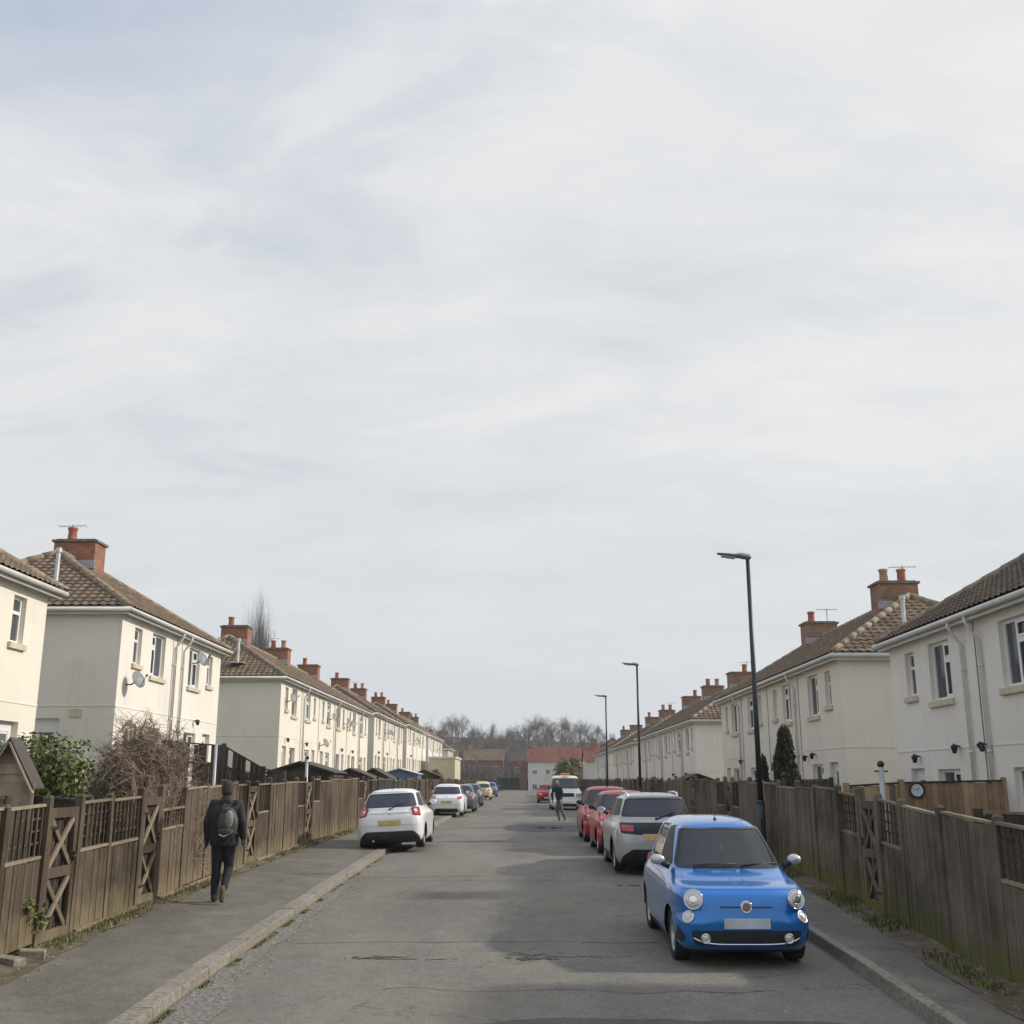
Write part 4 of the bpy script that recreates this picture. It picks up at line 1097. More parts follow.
# ------------------------------------------------------------------ vegetation
def rv(): return Vector((random.uniform(-1, 1), random.uniform(-1, 1), random.uniform(-1, 1)))
MINR = .013
def grow(mbT, mbC, p, d, L, r, lvl, maxl, spread, up, kids, n0=6):
    segs = 4 if lvl < 2 else 3
    pts = [p.copy()]; dirs = [d.copy()]
    for i in range(segs):
        d = (d + rv()*.16*(1+.3*lvl) + Vector((0, 0, up))*.12).normalized()
        p = p + d*L/segs; pts.append(p.copy()); dirs.append(d.copy())
    rad = [r*(1-.55*i/segs) for i in range(segs+1)]
    mb = mbT if lvl == 0 else mbC
    mb.cur = random.random()
    mb.tube(pts, rad, n0 if lvl == 0 else (5 if lvl == 1 else 3), caps=False)
    if lvl >= maxl: return
    for k in range(kids[lvl]):
        t = random.uniform(.35 if lvl == 0 else .18, 1.0)
        i = min(segs-1, int(t*segs)); f = t*segs-i
        q = pts[i].lerp(pts[i+1], f)
        a = rv(); a = (a-dirs[i]*a.dot(dirs[i])).normalized()
        nd = (dirs[i]*(1-spread*.55)+a*spread*random.uniform(.6, 1.15)).normalized()
        grow(mbT, mbC, q, nd, L*random.uniform(.52, .78), max(rad[i]*.55, MINR), lvl+1, maxl, spread, up, kids)

def bare_tree(loc, h, label, seed, mat=None, spread=.62, up=.5, kids=(7, 5, 5, 4), group=None, width=None, rz=0, minr=.012):
    random.seed(seed)
    r = empty('bare_tree', loc, rz=rz, label=label, cat='tree', group=group)
    T = MB(); C = MB()
    k = 1.0
    grow(T, C, Vector((0, 0, -.3)), Vector((0, 0, 1)), h*.52, h*.022, 0, len(kids), spread, up, kids)
    # scale to requested height
    mx = max(v[2] for v in C.v); s_ = h/mx
    T.v = [(x*s_, y*s_, z*s_) for x, y, z in T.v]; C.v = [(x*s_, y*s_, z*s_) for x, y, z in C.v]
    T.build('trunk', mat or MT['bark'], r, smooth=True)
    C.build('crown', mat or MT['twigfar'], r)
    return r

G_T = 'bare trees on the hill beyond the street'
protos = [bare_tree((0, 0, 0), 15, 'x', 11, kids=(11, 7, 6, 5), spread=.80, up=.30),
          bare_tree((0, 0, 0), 15, 'x', 23, kids=(10, 6, 5, 5), spread=.62, up=.6),
          bare_tree((0, 0, 0), 15, 'x', 37, kids=(10, 7, 6, 5), spread=.85, up=.2),
          bare_tree((0, 0, 0), 15, 'x', 51, kids=(8, 7, 5, 5), spread=.55, up=.9)]
# (pixel x, pixel y of the top, distance, prototype, width factor)
tr = [(425, 722, 330, 0, .9), (438, 712, 335, 2, 1.15), (452, 711, 345, 0, 1.0), (463, 712, 350, 3, .9), (476, 718, 330, 1, .8), (487, 722, 300, 2, .8), (493, 720, 350, 3, .8), (503, 724, 320, 1, .8), (512, 723, 345, 0, .85), (520, 718, 355, 2, .8), (528, 715, 350, 1, 1.0), (537, 711, 350, 0, 1.15), (546, 714, 340, 3, .9), (553, 715, 365, 2, .9), (562, 713, 360, 0, 1.1), (571, 716, 365, 1, 1.0), (580, 717, 360, 3, 1.0), (588, 716, 370, 2, 1.15), (597, 722, 372, 0, 1.0), (604, 733, 375, 1, .8), (612, 742, 380, 2, .7), (470, 735, 280, 1, .8), (498, 738, 275, 2, .9), (516, 740, 285, 0, .9), (532, 736, 290, 3, .9), (548, 735, 290, 1, .9), (484, 742, 262, 3, .9), (508, 744, 258, 1, .9), (445, 745, 270, 2, .9), (458, 740, 285, 0, .9)]
F_, P_, YW = 1080., math.atan(268/1080), 11/1080*math.cos(math.atan(268/1080))
def pxray(x, y):
    cp, sp, cy, sy = math.cos(P_), math.sin(P_), math.cos(YW), math.sin(YW)
    fw = Vector((-sy*cp, cy*cp, sp)); rt = Vector((cy, sy, 0)); up = Vector((sy*sp, -cy*sp, cp))
    return fw+rt*((x-512)/F_)+up*((512-y)/F_)
def at_dist(x, y, Y):
    r = pxray(x, y); t = Y/r.y
    return Vector((t*r.x, Y, 2.45+t*r.z))
used = set()
tlabels = {1: 'first broad bare tree right of the last left house', 3: 'bare tree standing apart, third crown from the left terraces', 11: 'tallest fan-shaped bare tree above the middle of the hill', 14: 'bare tree above the red roofed white house', 17: 'rounded bare tree left of the farthest street lamp'}
for i, (px, py, Y, k, wf) in enumerate(tr):
    top = at_dist(px, py, Y); gz = ground(top.x, Y); h = max(5, top.z-gz)
    if k in used: o = copy_tree(protos[k])
    else: o = protos[k]; used.add(k)
    o.location = (top.x, Y, gz); s_ = h/15; o.scale = (s_*wf*.92, s_*wf*.92, s_); o.rotation_euler = (0, 0, i*1.7)
    o['group'] = G_T
    o['label'] = tlabels.get(i, ('grey bare tree, %s from the left along the hill skyline' % ORD[min(i, 19)] if i < 21 else 'lower bare tree, %s among those on the slope by the hillside houses' % ORD[i-21]))
# thicket covering the hill side
random.seed(5)
def thicket(name, n, area, label, mat, hh=(2.2, 4.5)):
    m = MB()
    for i in range(n):
        x = random.uniform(area[0], area[1]); y = random.uniform(area[2], area[3]); z = ground(x, y)
        H = random.uniform(*hh); m.cur = random.random()
        for k in range(9):
            d = rv(); d.z = abs(d.z)+1.0; d.normalize(); p = Vector((x, y, z)); q = p+d*H*random.uniform(.5, .8)
            r_ = q+(d+rv()*.7).normalized()*H*.4
            m.tube([p, q, r_], [.05, .035, .012], 3, caps=False)
            for j in range(3):
                m.tube([p.lerp(q, random.uniform(.4, 1)), q+rv()*H*.35], [.03, .01], 3, caps=False)
    return tag(m.build(name, mat), label, 'undergrowth', kind='stuff')
thicket('scrub', 900, (-75, 60, 236, 372), 'brown leafless scrub covering the hillside', MT['twigfar'], (2.5, 5.5))

thicket('scrub', 70, (-26, -1.5, 212, 224), 'brown leafless scrub in front of the hillside houses', MT['twigfar'], (3.0, 6.0))
# tall slender tree over the left terrace
pt = bare_tree((-25.2, 100, 1.5), 20.5, 'tall slender bare poplar rising behind the long left terrace', 77, kids=(46, 9, 5, 2), spread=.34, up=1.2, mat=MT['poplar'])
for c in pt.children:
    if c.name.startswith('crown'):
        bins = {}
        for v in c.data.vertices: bins.setdefault(int(v.co.z), []).append(math.hypot(v.co.x, v.co.y))
        for k_ in bins: bins[k_] = sorted(bins[k_])[int(.62*(len(bins[k_])-1))]+.05
        for v in c.data.vertices:
            t_ = v.co.z/20.5; f_ = min(1.0, (.2+1.45*min(1, t_*3.2)*max(0, 1.02-t_)**.45)/bins[int(v.co.z)]); v.co.x *= f_; v.co.y *= f_
    else:
        for v in c.data.vertices: v.co.x *= .8; v.co.y *= .8

def leafy_bush(name, loc, ext_, n, leaf, mat, label, seed, cat='bush', cone=False, lumps=9, mat2=None):
    random.seed(seed); r = empty(name, loc, label=label, cat=cat)
    T = MB(); L_ = MB(); L2 = MB(); cs = []
    for i in range(lumps):
        if cone:
            t = (i+.5)/lumps; rr = (1-t)**1.05; a = random.uniform(0, 6.28)
            c = Vector((ext_[0]*rr*.35*math.cos(a), ext_[1]*rr*.35*math.sin(a), ext_[2]*(t*.9))); R_ = Vector((ext_[0]*(.25+.75*rr)*.75, ext_[1]*(.25+.75*rr)*.75, ext_[2]/lumps*1.6))
        else:
            a = random.uniform(0, 6.28); q = random.uniform(.2, .75)
            c = Vector((ext_[0]*q*math.cos(a), ext_[1]*q*math.sin(a), ext_[2]*random.uniform(.3, .78))); s_ = random.uniform(.32, .5); R_ = Vector((ext_[0]*s_, ext_[1]*s_, ext_[2]*s_*.6))
        cs.append((c, R_)); T.tube([(0, 0, -.1), tuple(c*.55), tuple(c)], [.05, .03, .012], 5)
    for i in range(n):
        c, R_ = random.choice(cs); d = rv().normalized(); q = random.random()**.33
        p = c+Vector((d.x*R_.x, d.y*R_.y, d.z*R_.z))*q
        if p.z < .02: p.z = random.uniform(.02, .3)
        a = rv().normalized(); b = d.cross(a).normalized() if cone is False else Vector((0, 0, 1)).lerp(rv(), .35).normalized(); a = a*leaf*random.uniform(.5, 1.1); b = b*leaf*random.uniform(.6, 1.3)*(1.6 if cone else 1)
        m = L2 if (mat2 and random.random() < .4) else L_; m.cur = random.random()
        m.poly([p-a*.5, p+b*.45-a*.1, p+a*.5, p-b*.45+a*.1] if not cone else [p-a*.35-b*.5, p+a*.35-b*.3, p+b*.6, p-a*.2+b*.2])
    T.build('trunk', MT['bark'], r)
    L_.build('crown', mat, r)
    if mat2: L2.build('crown_highlights' if False else 'pale_leaves', mat2, r)
    return r
leafy_bush('evergreen_bush', (-8.55, 19.2, 1.15), (1.55, 1.0, 2.15), 9000, .085, MT['leaf'], 'pale green leafy bush between the shed and the brown bare bush', 3, mat2=MT['leafy'], lumps=16)
leafy_bush('conifer_tree', (6.45, 27.3, .72), (.88, .88, 3.1), 16000, .075, MT['conifer'], 'dark pointed conifer behind the fence beside the nearest lamp post', 4, cat='tree', cone=True, lumps=14)
leafy_bush('conifer_tree', (5.95, 27.6, .72), (.60, .60, 2.35), 6500, .075, MT['conifer'], 'smaller dark conifer squeezed between the nearest lamp post and the taller conifer', 14, cat='tree', cone=True, lumps=11)
leafy_bush('conifer_tree', (11.0, 150, .62), (1.3, 1.3, 3.0), 1500, .3, MT['conifer'], 'small dark conifer far off beside the farthest street lamp', 8, cat='tree', cone=True, lumps=8)
leafy_bush('evergreen_bush', (6.5, 160, .62), (2.4, 2.0, 5.6), 4500, .3, MT['leaf'], 'round dark green bush above the white van', 9, lumps=16, mat2=MT['leafy'])
leafy_bush('evergreen_bush', (-8.0, 98, 1.3), (1.0, 1.0, 2.2), 1500, .18, MT['leaf'], 'small green bush in front of the low flat roofed building', 10, lumps=8)

# brown leafless bush leaning over the fence
random.seed(21)
bb = empty('bare_bush', (-6.82, 19.9, .85), label='big brown leafless bush of tangled twigs leaning over the left fence', cat='bush')
m = MB(); EXT = Vector((1.0, 1.0, 2.45))
for i in range(330):
    a = random.uniform(0, 6.28); cz = random.random()**.8; sz = math.sqrt(max(0, 1-cz*cz))
    d = Vector((sz*math.cos(a), sz*math.sin(a), cz)); q = random.uniform(.75, 1.02)
    top = Vector((d.x*EXT.x, d.y*EXT.y, .25+d.z*EXT.z))*q
    p0 = Vector((random.uniform(-.3, .3), random.uniform(-.3, .3), 0)); mid = p0.lerp(top, .55)+rv()*.14+Vector((0, 0, .22))
    end = top+Vector((d.x*.22, d.y*.22, -random.uniform(.02, .3)))+rv()*.08
    m.cur = random.random(); m.tube([p0, mid, top, end], [.012, .008, .005, .003], 4, caps=False)
    for j in range(30):
        t = random.random(); s_ = mid.lerp(top, t) if random.random() < .6 else top.lerp(end, t)
        e = s_+rv()*.30+Vector((d.x, d.y, -.2))*.08; k_ = s_.lerp(e, .5)+rv()*.09
        m.cur = random.random(); m.tube([s_, k_, e], [.0058, .0045, .003], 3, caps=False)
m.build('twigs', MT['twig'], bb)
m = MB()
for i in range(500):
    a = random.uniform(0, 6.28); q = random.random()**.5
    p = Vector((1.0*q*math.cos(a), 1.0*q*math.sin(a), random.uniform(.3, 1.9)*math.sqrt(max(.05, 1-q*q))+.2)); m.cur = random.random()
    u = rv().normalized()*.03; v = rv().normalized()*.025; m.poly([p-u, p+v, p+u, p-v])
m.build('dry_leaves', MT['dryweed'], bb)
# its outgrowth drooping over the low lattice
o2 = bare_bush = empty('bare_bush', (-5.95, 18.3, .75), label='reddish twiggy shrub poking over the low lattice panel beside the second gate', cat='bush')
m = MB()
for i in range(90):
    p0 = Vector((random.uniform(-.2, .1), random.uniform(-.35, .35), 0)); top = p0+Vector((random.uniform(-.35, .30), random.uniform(-.45, .45), random.uniform(1.0, 1.9)))
    m.cur = random.random(); m.tube([p0, p0.lerp(top, .5)+rv()*.1, top], [.008, .006, .003], 4, caps=False)
    for j in range(9):
        s_ = p0.lerp(top, random.uniform(.4, 1)); m.tube([s_, s_+rv()*.22], [.004, .002], 3, caps=False)
m.build('twigs', MT['twig'], o2)

# weeds, grass blades and moss along the foot of both fences
def weeds(name, side, n, y0, y1, label, mats, seed, dens=None, xr=(0, .32), hr=(.015, .075)):
    random.seed(seed); ms = [MB() for _ in mats]
    clumps = [(random.uniform(y0, y1), random.random()) for _ in range(int((y1-y0)*1.5))]
    for i in range(n):
        cy, cs = random.choice(clumps); y = cy+random.gauss(0, .16+.2*cs)
        if y < y0 or y > y1: continue
        u = random.uniform(*xr)*random.random()
        x = (FL+.02+u) if side < 0 else (FR-.03-u)
        z = (g(y) if side < 0 else gr(x, y))+.10
        k = random.choices(range(len(mats)), weights=[3, 1][:len(mats)])[0]; mm = ms[k]; mm.cur = random.random()
        h = random.uniform(*hr)*(.5+cs); a = random.uniform(0, 6.28); w = random.uniform(.004, .010); dx, dy = math.cos(a), math.sin(a); ln = random.uniform(.1, .7)*h
        p = Vector((x, y, z)); q = p+Vector((dx*ln, dy*ln, h)); s_ = Vector((-dy*w, dx*w, 0))
        mm.poly([p-s_, p+s_, p.lerp(q, .6)+s_*.8+Vector((0, 0, h*.1)), q, p.lerp(q, .6)-s_*.8+Vector((0, 0, h*.1))])
    for k, (mm, mt) in enumerate(zip(ms, mats)):
        tag(mm.build(name, mt), label+(' (dry stems)' if k else ''), 'weeds', kind='stuff')
weeds('weeds', -1, 26000, 9, 60, 'green weeds sprouting along the foot of the left fence', [MT['moss'], MT['dryweed']], 31)
weeds('weeds', 1, 42000, 9, 50, 'green moss and grass along the foot of the right fence', [MT['moss'], MT['dryweed']], 32, xr=(0, .45), hr=(.02, .10))
# two leafy sprigs growing through the nearest left panel
for (yy, zz, lb) in ((13.15, .52, 'small green ivy sprig low on the nearest latticed panel'), (13.42, .34, 'second ivy sprig at the post of the nearest left gate')):
    o = empty('ivy_sprig', (FL+.04, yy, g(yy)+.1+zz), label=lb, cat='plant'); m = MB(); st = MB()
    for i in range(70):
        p = Vector((random.uniform(0, .07), random.gauss(0, .07), random.gauss(0, .06))); m.cur = random.random(); u = rv().normalized()*.028; v = rv().normalized()*.022
        m.poly([p-u, p+v, p+u, p-v])
        if i < 12: st.tube([(0, 0, -.05), p], .002, 3)
    m.build('leaves', MT['moss'], o); st.build('stems', MT['bark'], o)
# moss line in the gutter
random.seed(44); m = MB()
for i in range(5200):
    y = random.uniform(8.5, 19) if random.random() < .8 else random.uniform(19, 30)
    if noise.noise(Vector((y*.9, 0, 5))) < -.05: continue
    x = KL+.11+abs(random.gauss(0, .035)); z = road_z(x, y)+.006; m.cur = random.random()
    a = random.uniform(0, 6.28); s_ = random.uniform(.008, .02)
    m.poly([(x+math.cos(a)*s_, y+math.sin(a)*s_, z), (x+math.cos(a+2)*s_, y+math.sin(a+2)*s_, z+.004), (x+math.cos(a+4)*s_, y+math.sin(a+4)*s_, z+random.uniform(.005, .018))])
tag(m.build('moss', MT['moss']), 'strip of moss in the joint beside the left kerb', 'moss', kind='stuff')
# loose stones: along the verges and gutters
random.seed(45); m = MB()
def pebble(m, x, y, z, r):
    M_ = Matrix.Rotation(random.uniform(0, 6), 3, 'Z')
    b0 = len(m.v)
    P = [Vector((r, 0, 0)), Vector((.3*r, .9*r, 0)), Vector((-.8*r, .5*r, 0)), Vector((-.7*r, -.6*r, 0)), Vector((.4*r, -.8*r, 0)), Vector((.1*r, .1*r, r*random.uniform(.5, .9)))]
    for p in P: m.v.append(tuple(M_ @ p*random.uniform(.8, 1.2)+Vector((x, y, z))))
    m.cur = random.random()
    for k in range(5): m.face((b0+k, b0+(k+1) % 5, b0+5))
for i in range(2600):
    y = random.uniform(8.5, 24)
    q = random.random()
    if q < .35: x = KL+.12+abs(random.gauss(0, .22)); z = road_z(x, y)+.003
    elif q < .62: x = FL+abs(random.gauss(.05, .28)); z = g(y)+.105
    elif q < .9: x = FR-abs(random.gauss(.05, .28)); z = gr(x, y)+.105
    else: x = random.uniform(KL+.2, KR-.1); z = road_z(x, y)
    if KR-.05 < x < KR+.14 or KL-.2 < x < KL+.1: continue
    pebble(m, x, y, z, random.choice([.006, .008, .01, .014, .02]))
tag(m.build('gravel', simple('loose_stone', (.24, .21, .165), .95, var=.4, vscale=6, usevar=.4)), 'loose stones and grit along kerbs and fence foot', 'gravel', kind='stuff')
# concrete blocks at the near left fence foot
for (x, y, rz_, lb) in ((-5.55, 12.95, .4, 'pale broken concrete block lying at the left fence foot'), (-5.62, 12.55, -.3, 'second pale concrete lump nearer the left picture edge')):
    m = MB(); m.box(-.14, .14, -.09, .09, 0, .1)
    for i, v in enumerate(m.v): m.v[i] = tuple(Vector(v)+rv()*.02)
    o = m.build('concrete_block', MT['kerb'], loc=(x, y, g(y)+.10), bevel=.015); o.rotation_euler = (0, .08, rz_); tag(o, lb, 'concrete block')
# low pale edging at the foot of the left fence
for (ya, yb, lb) in ((14.5, 16.7, 'low pale edging board below the two latticed panels'), (17.75, 22.9, 'low pale edging board along the fence beside the walking person'), (24.1, 29.2, 'low pale edging board by the fence before the fourth left gate')):
    m = MB(); ym = (ya+yb)/2; n = int((yb-ya)/.6)
    for i in range(n):
        y = ya+(yb-ya)*i/n; e = ya+(yb-ya)*(i+1)/n; m.cur = random.random()
        a, b = g(y), g(e); j = FL+.03; m.hexa([(j, y, a+.05), (j+.07, y, a+.05), (j+.07, e, b+.05), (j, e, b+.05), (j, y, a+.18), (j+.06, y, a+.175), (j+.06, e, b+.175), (j, e, b+.18)])
    tag(with_hgt(m.build('edging_board', MT['rail']), lambda c: 2), lb, 'edging board', 'low edging boards along the left fence')
# ------------------------------------------------------------------ cars
def catmull(P, sub):
    out = []; n = len(P)
    for i in range(n-1):
        p0 = P[max(i-1, 0)]; p1 = P[i]; p2 = P[i+1]; p3 = P[min(i+2, n-1)]
        for k in range(sub):
            t = k/sub; r = []
            for a, b, c, d in zip(p0, p1, p2, p3):
                v = .5*((2*b)+(-a+c)*t+(2*a-5*b+4*c-d)*t*t+(-a+3*b-3*c+d)*t**3)
                lo, hi = min(b, c), max(b, c); r.append(min(hi+.25*(hi-lo), max(lo-.25*(hi-lo), v)))
            out.append(r)
    out.append(list(P[-1])); return out

def arcpoly(cx, cy, rx, ry, n=20): return [(cx+rx*math.cos(2*PI*k/n), cy+ry*math.sin(2*PI*k/n)) for k in range(n)]
def rpoly(pts, r, seg=4):
    """rounded convex polygon, counter clockwise"""
    A = sum(pts[i][0]*pts[(i+1) % len(pts)][1]-pts[(i+1) % len(pts)][0]*pts[i][1] for i in range(len(pts)))
    if A < 0: pts = pts[::-1]
    out = []; n = len(pts)
    for i in range(n):
        a = Vector(pts[i-1]); b = Vector(pts[i]); c = Vector(pts[(i+1) % n])
        u = (a-b); v = (c-b); ru = min(r, u.length*.45); rv_ = min(r, v.length*.45)
        p = b+u.normalized()*ru; q = b+v.normalized()*rv_
        for k in range(seg+1):
            t = k/seg; w = p*(1-t)**2+b*2*t*(1-t)+q*t*t; out.append((w.x, w.y))
    return out

class Shell:
    def __init__(s, levels, L, sub=5, N_=96):
        s.L = L; bm = bmesh.new(); rings = catmull(levels, sub); s.rings = rings
        prev = None
        for r in rings:
            z, yf, yr, w, nf, nr = r; yc = (yf+yr)/2; hf = yc-yf; hr_ = yr-yc; cur = []
            for k in range(N_):
                # even distribution: blend between angle and arc
                a = 2*PI*k/N_; c, s_ = math.cos(a), math.sin(a); n = nf if s_ < 0 else nr
                x = w*math.copysign(abs(c)**(2/n), c); y = yc+(hf if s_ < 0 else hr_)*math.copysign(abs(s_)**(2/n), s_)
                cur.append(bm.verts.new((x, y, z)))
            if prev:
                for k in range(N_): bm.faces.new((prev[k], prev[(k+1) % N_], cur[(k+1) % N_], cur[k]))
            else: bm.faces.new(cur[::-1])
            prev = cur
        bm.faces.new(prev)
        bmesh.ops.remove_doubles(bm, verts=bm.verts, dist=1e-4)
        bmesh.ops.recalc_face_normals(bm, faces=bm.faces)
        bm.normal_update(); s.bm = bm
        s.bvh = BVHTree.FromBMesh(bm)
    def hit(s, o, d):
        r = s.bvh.ray_cast(Vector(o), Vector(d)); return (r[0], r[1]) if r[0] is not None else (Vector(o), -Vector(d))
    def front(s, x, z): return s.hit((x, -2, z), (0, 1, 0))
    def rear(s, x, z): return s.hit((x, s.L+2, z), (0, -1, 0))
    def cut(s, axis, poly, mi=None, delete=False, cond=None):
        """axis 'F','B' (x,z), 'R'(+x),'L'(-x) (y,z), 'T' (x,y)"""
        bm = s.bm; bm.normal_update()
        D = {'F': Vector((0, -1, 0)), 'B': Vector((0, 1, 0)), 'R': Vector((1, 0, 0)), 'L': Vector((-1, 0, 0)), 'T': Vector((0, 0, 1))}[axis]
        if axis in 'FB': pr = lambda c: (c.x, c.z); up = lambda a, b: Vector((a, 0, b))
        elif axis in 'RL': pr = lambda c: (c.y, c.z); up = lambda a, b: Vector((0, a, b))
        else: pr = lambda c: (c.x, c.y); up = lambda a, b: Vector((a, b, 0))
        A = sum(poly[i][0]*poly[(i+1) % len(poly)][1]-poly[(i+1) % len(poly)][0]*poly[i][1] for i in range(len(poly)))
        if A < 0: poly = poly[::-1]
        x0 = min(p[0] for p in poly)-.002; x1 = max(p[0] for p in poly)+.002; y0 = min(p[1] for p in poly)-.002; y1 = max(p[1] for p in poly)+.002
        th = .12
        def cands():
            out = []
            for f in bm.faces:
                if f.normal.dot(D) < th: continue
                qs = [pr(v.co) for v in f.verts]
                if max(q[0] for q in qs) < x0 or min(q[0] for q in qs) > x1 or max(q[1] for q in qs) < y0 or min(q[1] for q in qs) > y1: continue
                if cond and not cond(f.calc_center_median()): continue
                out.append(f)
            return out
        n = len(poly); fs = cands()
        for i in range(n):
            a = poly[i]; b = poly[(i+1) % n]
            if (a[0]-b[0])**2+(a[1]-b[1])**2 < 1e-9: continue
            e = (b[0]-a[0], b[1]-a[1]); no = up(-e[1], e[0]).normalized()
            geom = list({v for f in fs for v in f.verts})+list({e_ for f in fs for e_ in f.edges})+fs
            ret = bmesh.ops.bisect_plane(bm, geom=geom, dist=1e-5, plane_co=up(*a), plane_no=no)
            fs = [f for f in ret['geom'] if isinstance(f, bmesh.types.BMFace)]
        res = []
        for f in fs:
            c = pr(f.calc_center_median()); ok = True
            for i in range(n):
                a = poly[i]; b = poly[(i+1) % n]
                if (b[0]-a[0])*(c[1]-a[1])-(b[1]-a[1])*(c[0]-a[0]) < -1e-7: ok = False; break
            if ok: res.append(f)
        if mi is not None:
            for f in res: f.material_index = mi
        if delete: bmesh.ops.delete(bm, geom=res, context='FACES'); return None
        return res
    def take(s, faces, off=0.0):
        """pull faces out of the shell into an MB, moved along their normals"""
        s.bm.normal_update(); mb = MB(); ix = {}
        for f in faces:
            ids = []
            for v in f.verts:
                if v.index not in ix or True:
                    key = v
                    if key not in ix: ix[key] = len(mb.v); mb.v.append(tuple(v.co+f.normal*off))
                    ids.append(ix[key])
            mb.face(ids)
        bmesh.ops.delete(s.bm, geom=faces, context='FACES'); return mb
    def build(s, name, mats, parent):
        me = bpy.data.meshes.new(name); s.bm.to_mesh(me); s.bm.free()
        for m_ in mats: me.materials.append(m_)
        me.polygons.foreach_set('use_smooth', [True]*len(me.polygons))
        o = bpy.data.objects.new(name, me); COL.objects.link(o); o.parent = parent; return o

def wheel(parent, x, y, r, w, sgn, rimmat, spokes=5):
    R = Matrix.Translation((x, y, r)) @ Matrix.Rotation(sgn*PI/2, 4, 'Y')
    base = bpy.data.objects.new('wheel', None); base.empty_display_size = .1; COL.objects.link(base); base.parent = parent
    m = MB(); rr = r*.66
    m.lathe([(rr, -w/2+.01), (r*.93, -w/2), (r*.985, -w/2+.02), (r, -w*.25), (r, w*.25), (r*.985, w/2-.02), (r*.93, w/2), (rr, w/2-.012)], 36, R)
    m.build('tyre', MT['rubber'], base, smooth=True)
    m = MB(); m.lathe([(rr, w/2-.012), (rr-.015, w/2-.02), (rr-.03, w/2-.06), (rr-.03, -w/2+.02), (0, -w/2+.02)], 32, R)
    m.lathe([(0, w/2-.03), (.055, w/2-.03), (.065, w/2-.05), (.065, w/2-.09)], 16, R)
    for k in range(spokes):
        a = 2*PI*k/spokes
        S = R @ Matrix.Rotation(a, 4, 'Z')
        m.hexa([(.04, -.032, w/2-.07), (rr-.02, -.022, w/2-.06), (rr-.02, .022, w/2-.06), (.04, .032, w/2-.07), (.04, -.028, w/2-.035), (rr-.02, -.018, w/2-.025), (rr-.02, .018, w/2-.025), (.04, .028, w/2-.035)], S)
    m.build('rim', rimmat, base)
    return base

def disc(mb, c, n, r, d=.0, dome=.0, seg=24, ry=None, hole=0.0):
    n = Vector(n).normalized(); x = n.cross(Vector((0, 0, 1))).normalized(); z = x.cross(n)
    M_ = Matrix((x.to_4d(), z.to_4d(), n.to_4d(), Vector((0, 0, 0, 1)))).transposed(); M_.translation = Vector(c)+n*d
    for i in range(4): M_[3][i] = 1 if i == 3 else 0
    prof = [(r, 0)] + [(r*math.cos(t*PI/2/5), dome*math.sin(t*PI/2/5)) for t in range(1, 5)] + [(.0005, dome)] if dome else [(r, 0), (.0005, 0)]
    S_ = Matrix.Scale((ry or r)/r, 4, (0, 1, 0)) if ry else Matrix.Identity(4)
    mb.lathe(prof, seg, M_ @ S_)
    return M_

def ringtorus(mb, c, n, r, t, seg=28):
    n = Vector(n).normalized(); x = n.cross(Vector((0, 0, 1))).normalized(); z = x.cross(n)
    pts = [Vector(c)+(x*math.cos(a)+z*math.sin(a))*r for a in [2*PI*k/seg for k in range(seg+1)]]
    mb.tube(pts, t, 6, caps=False)

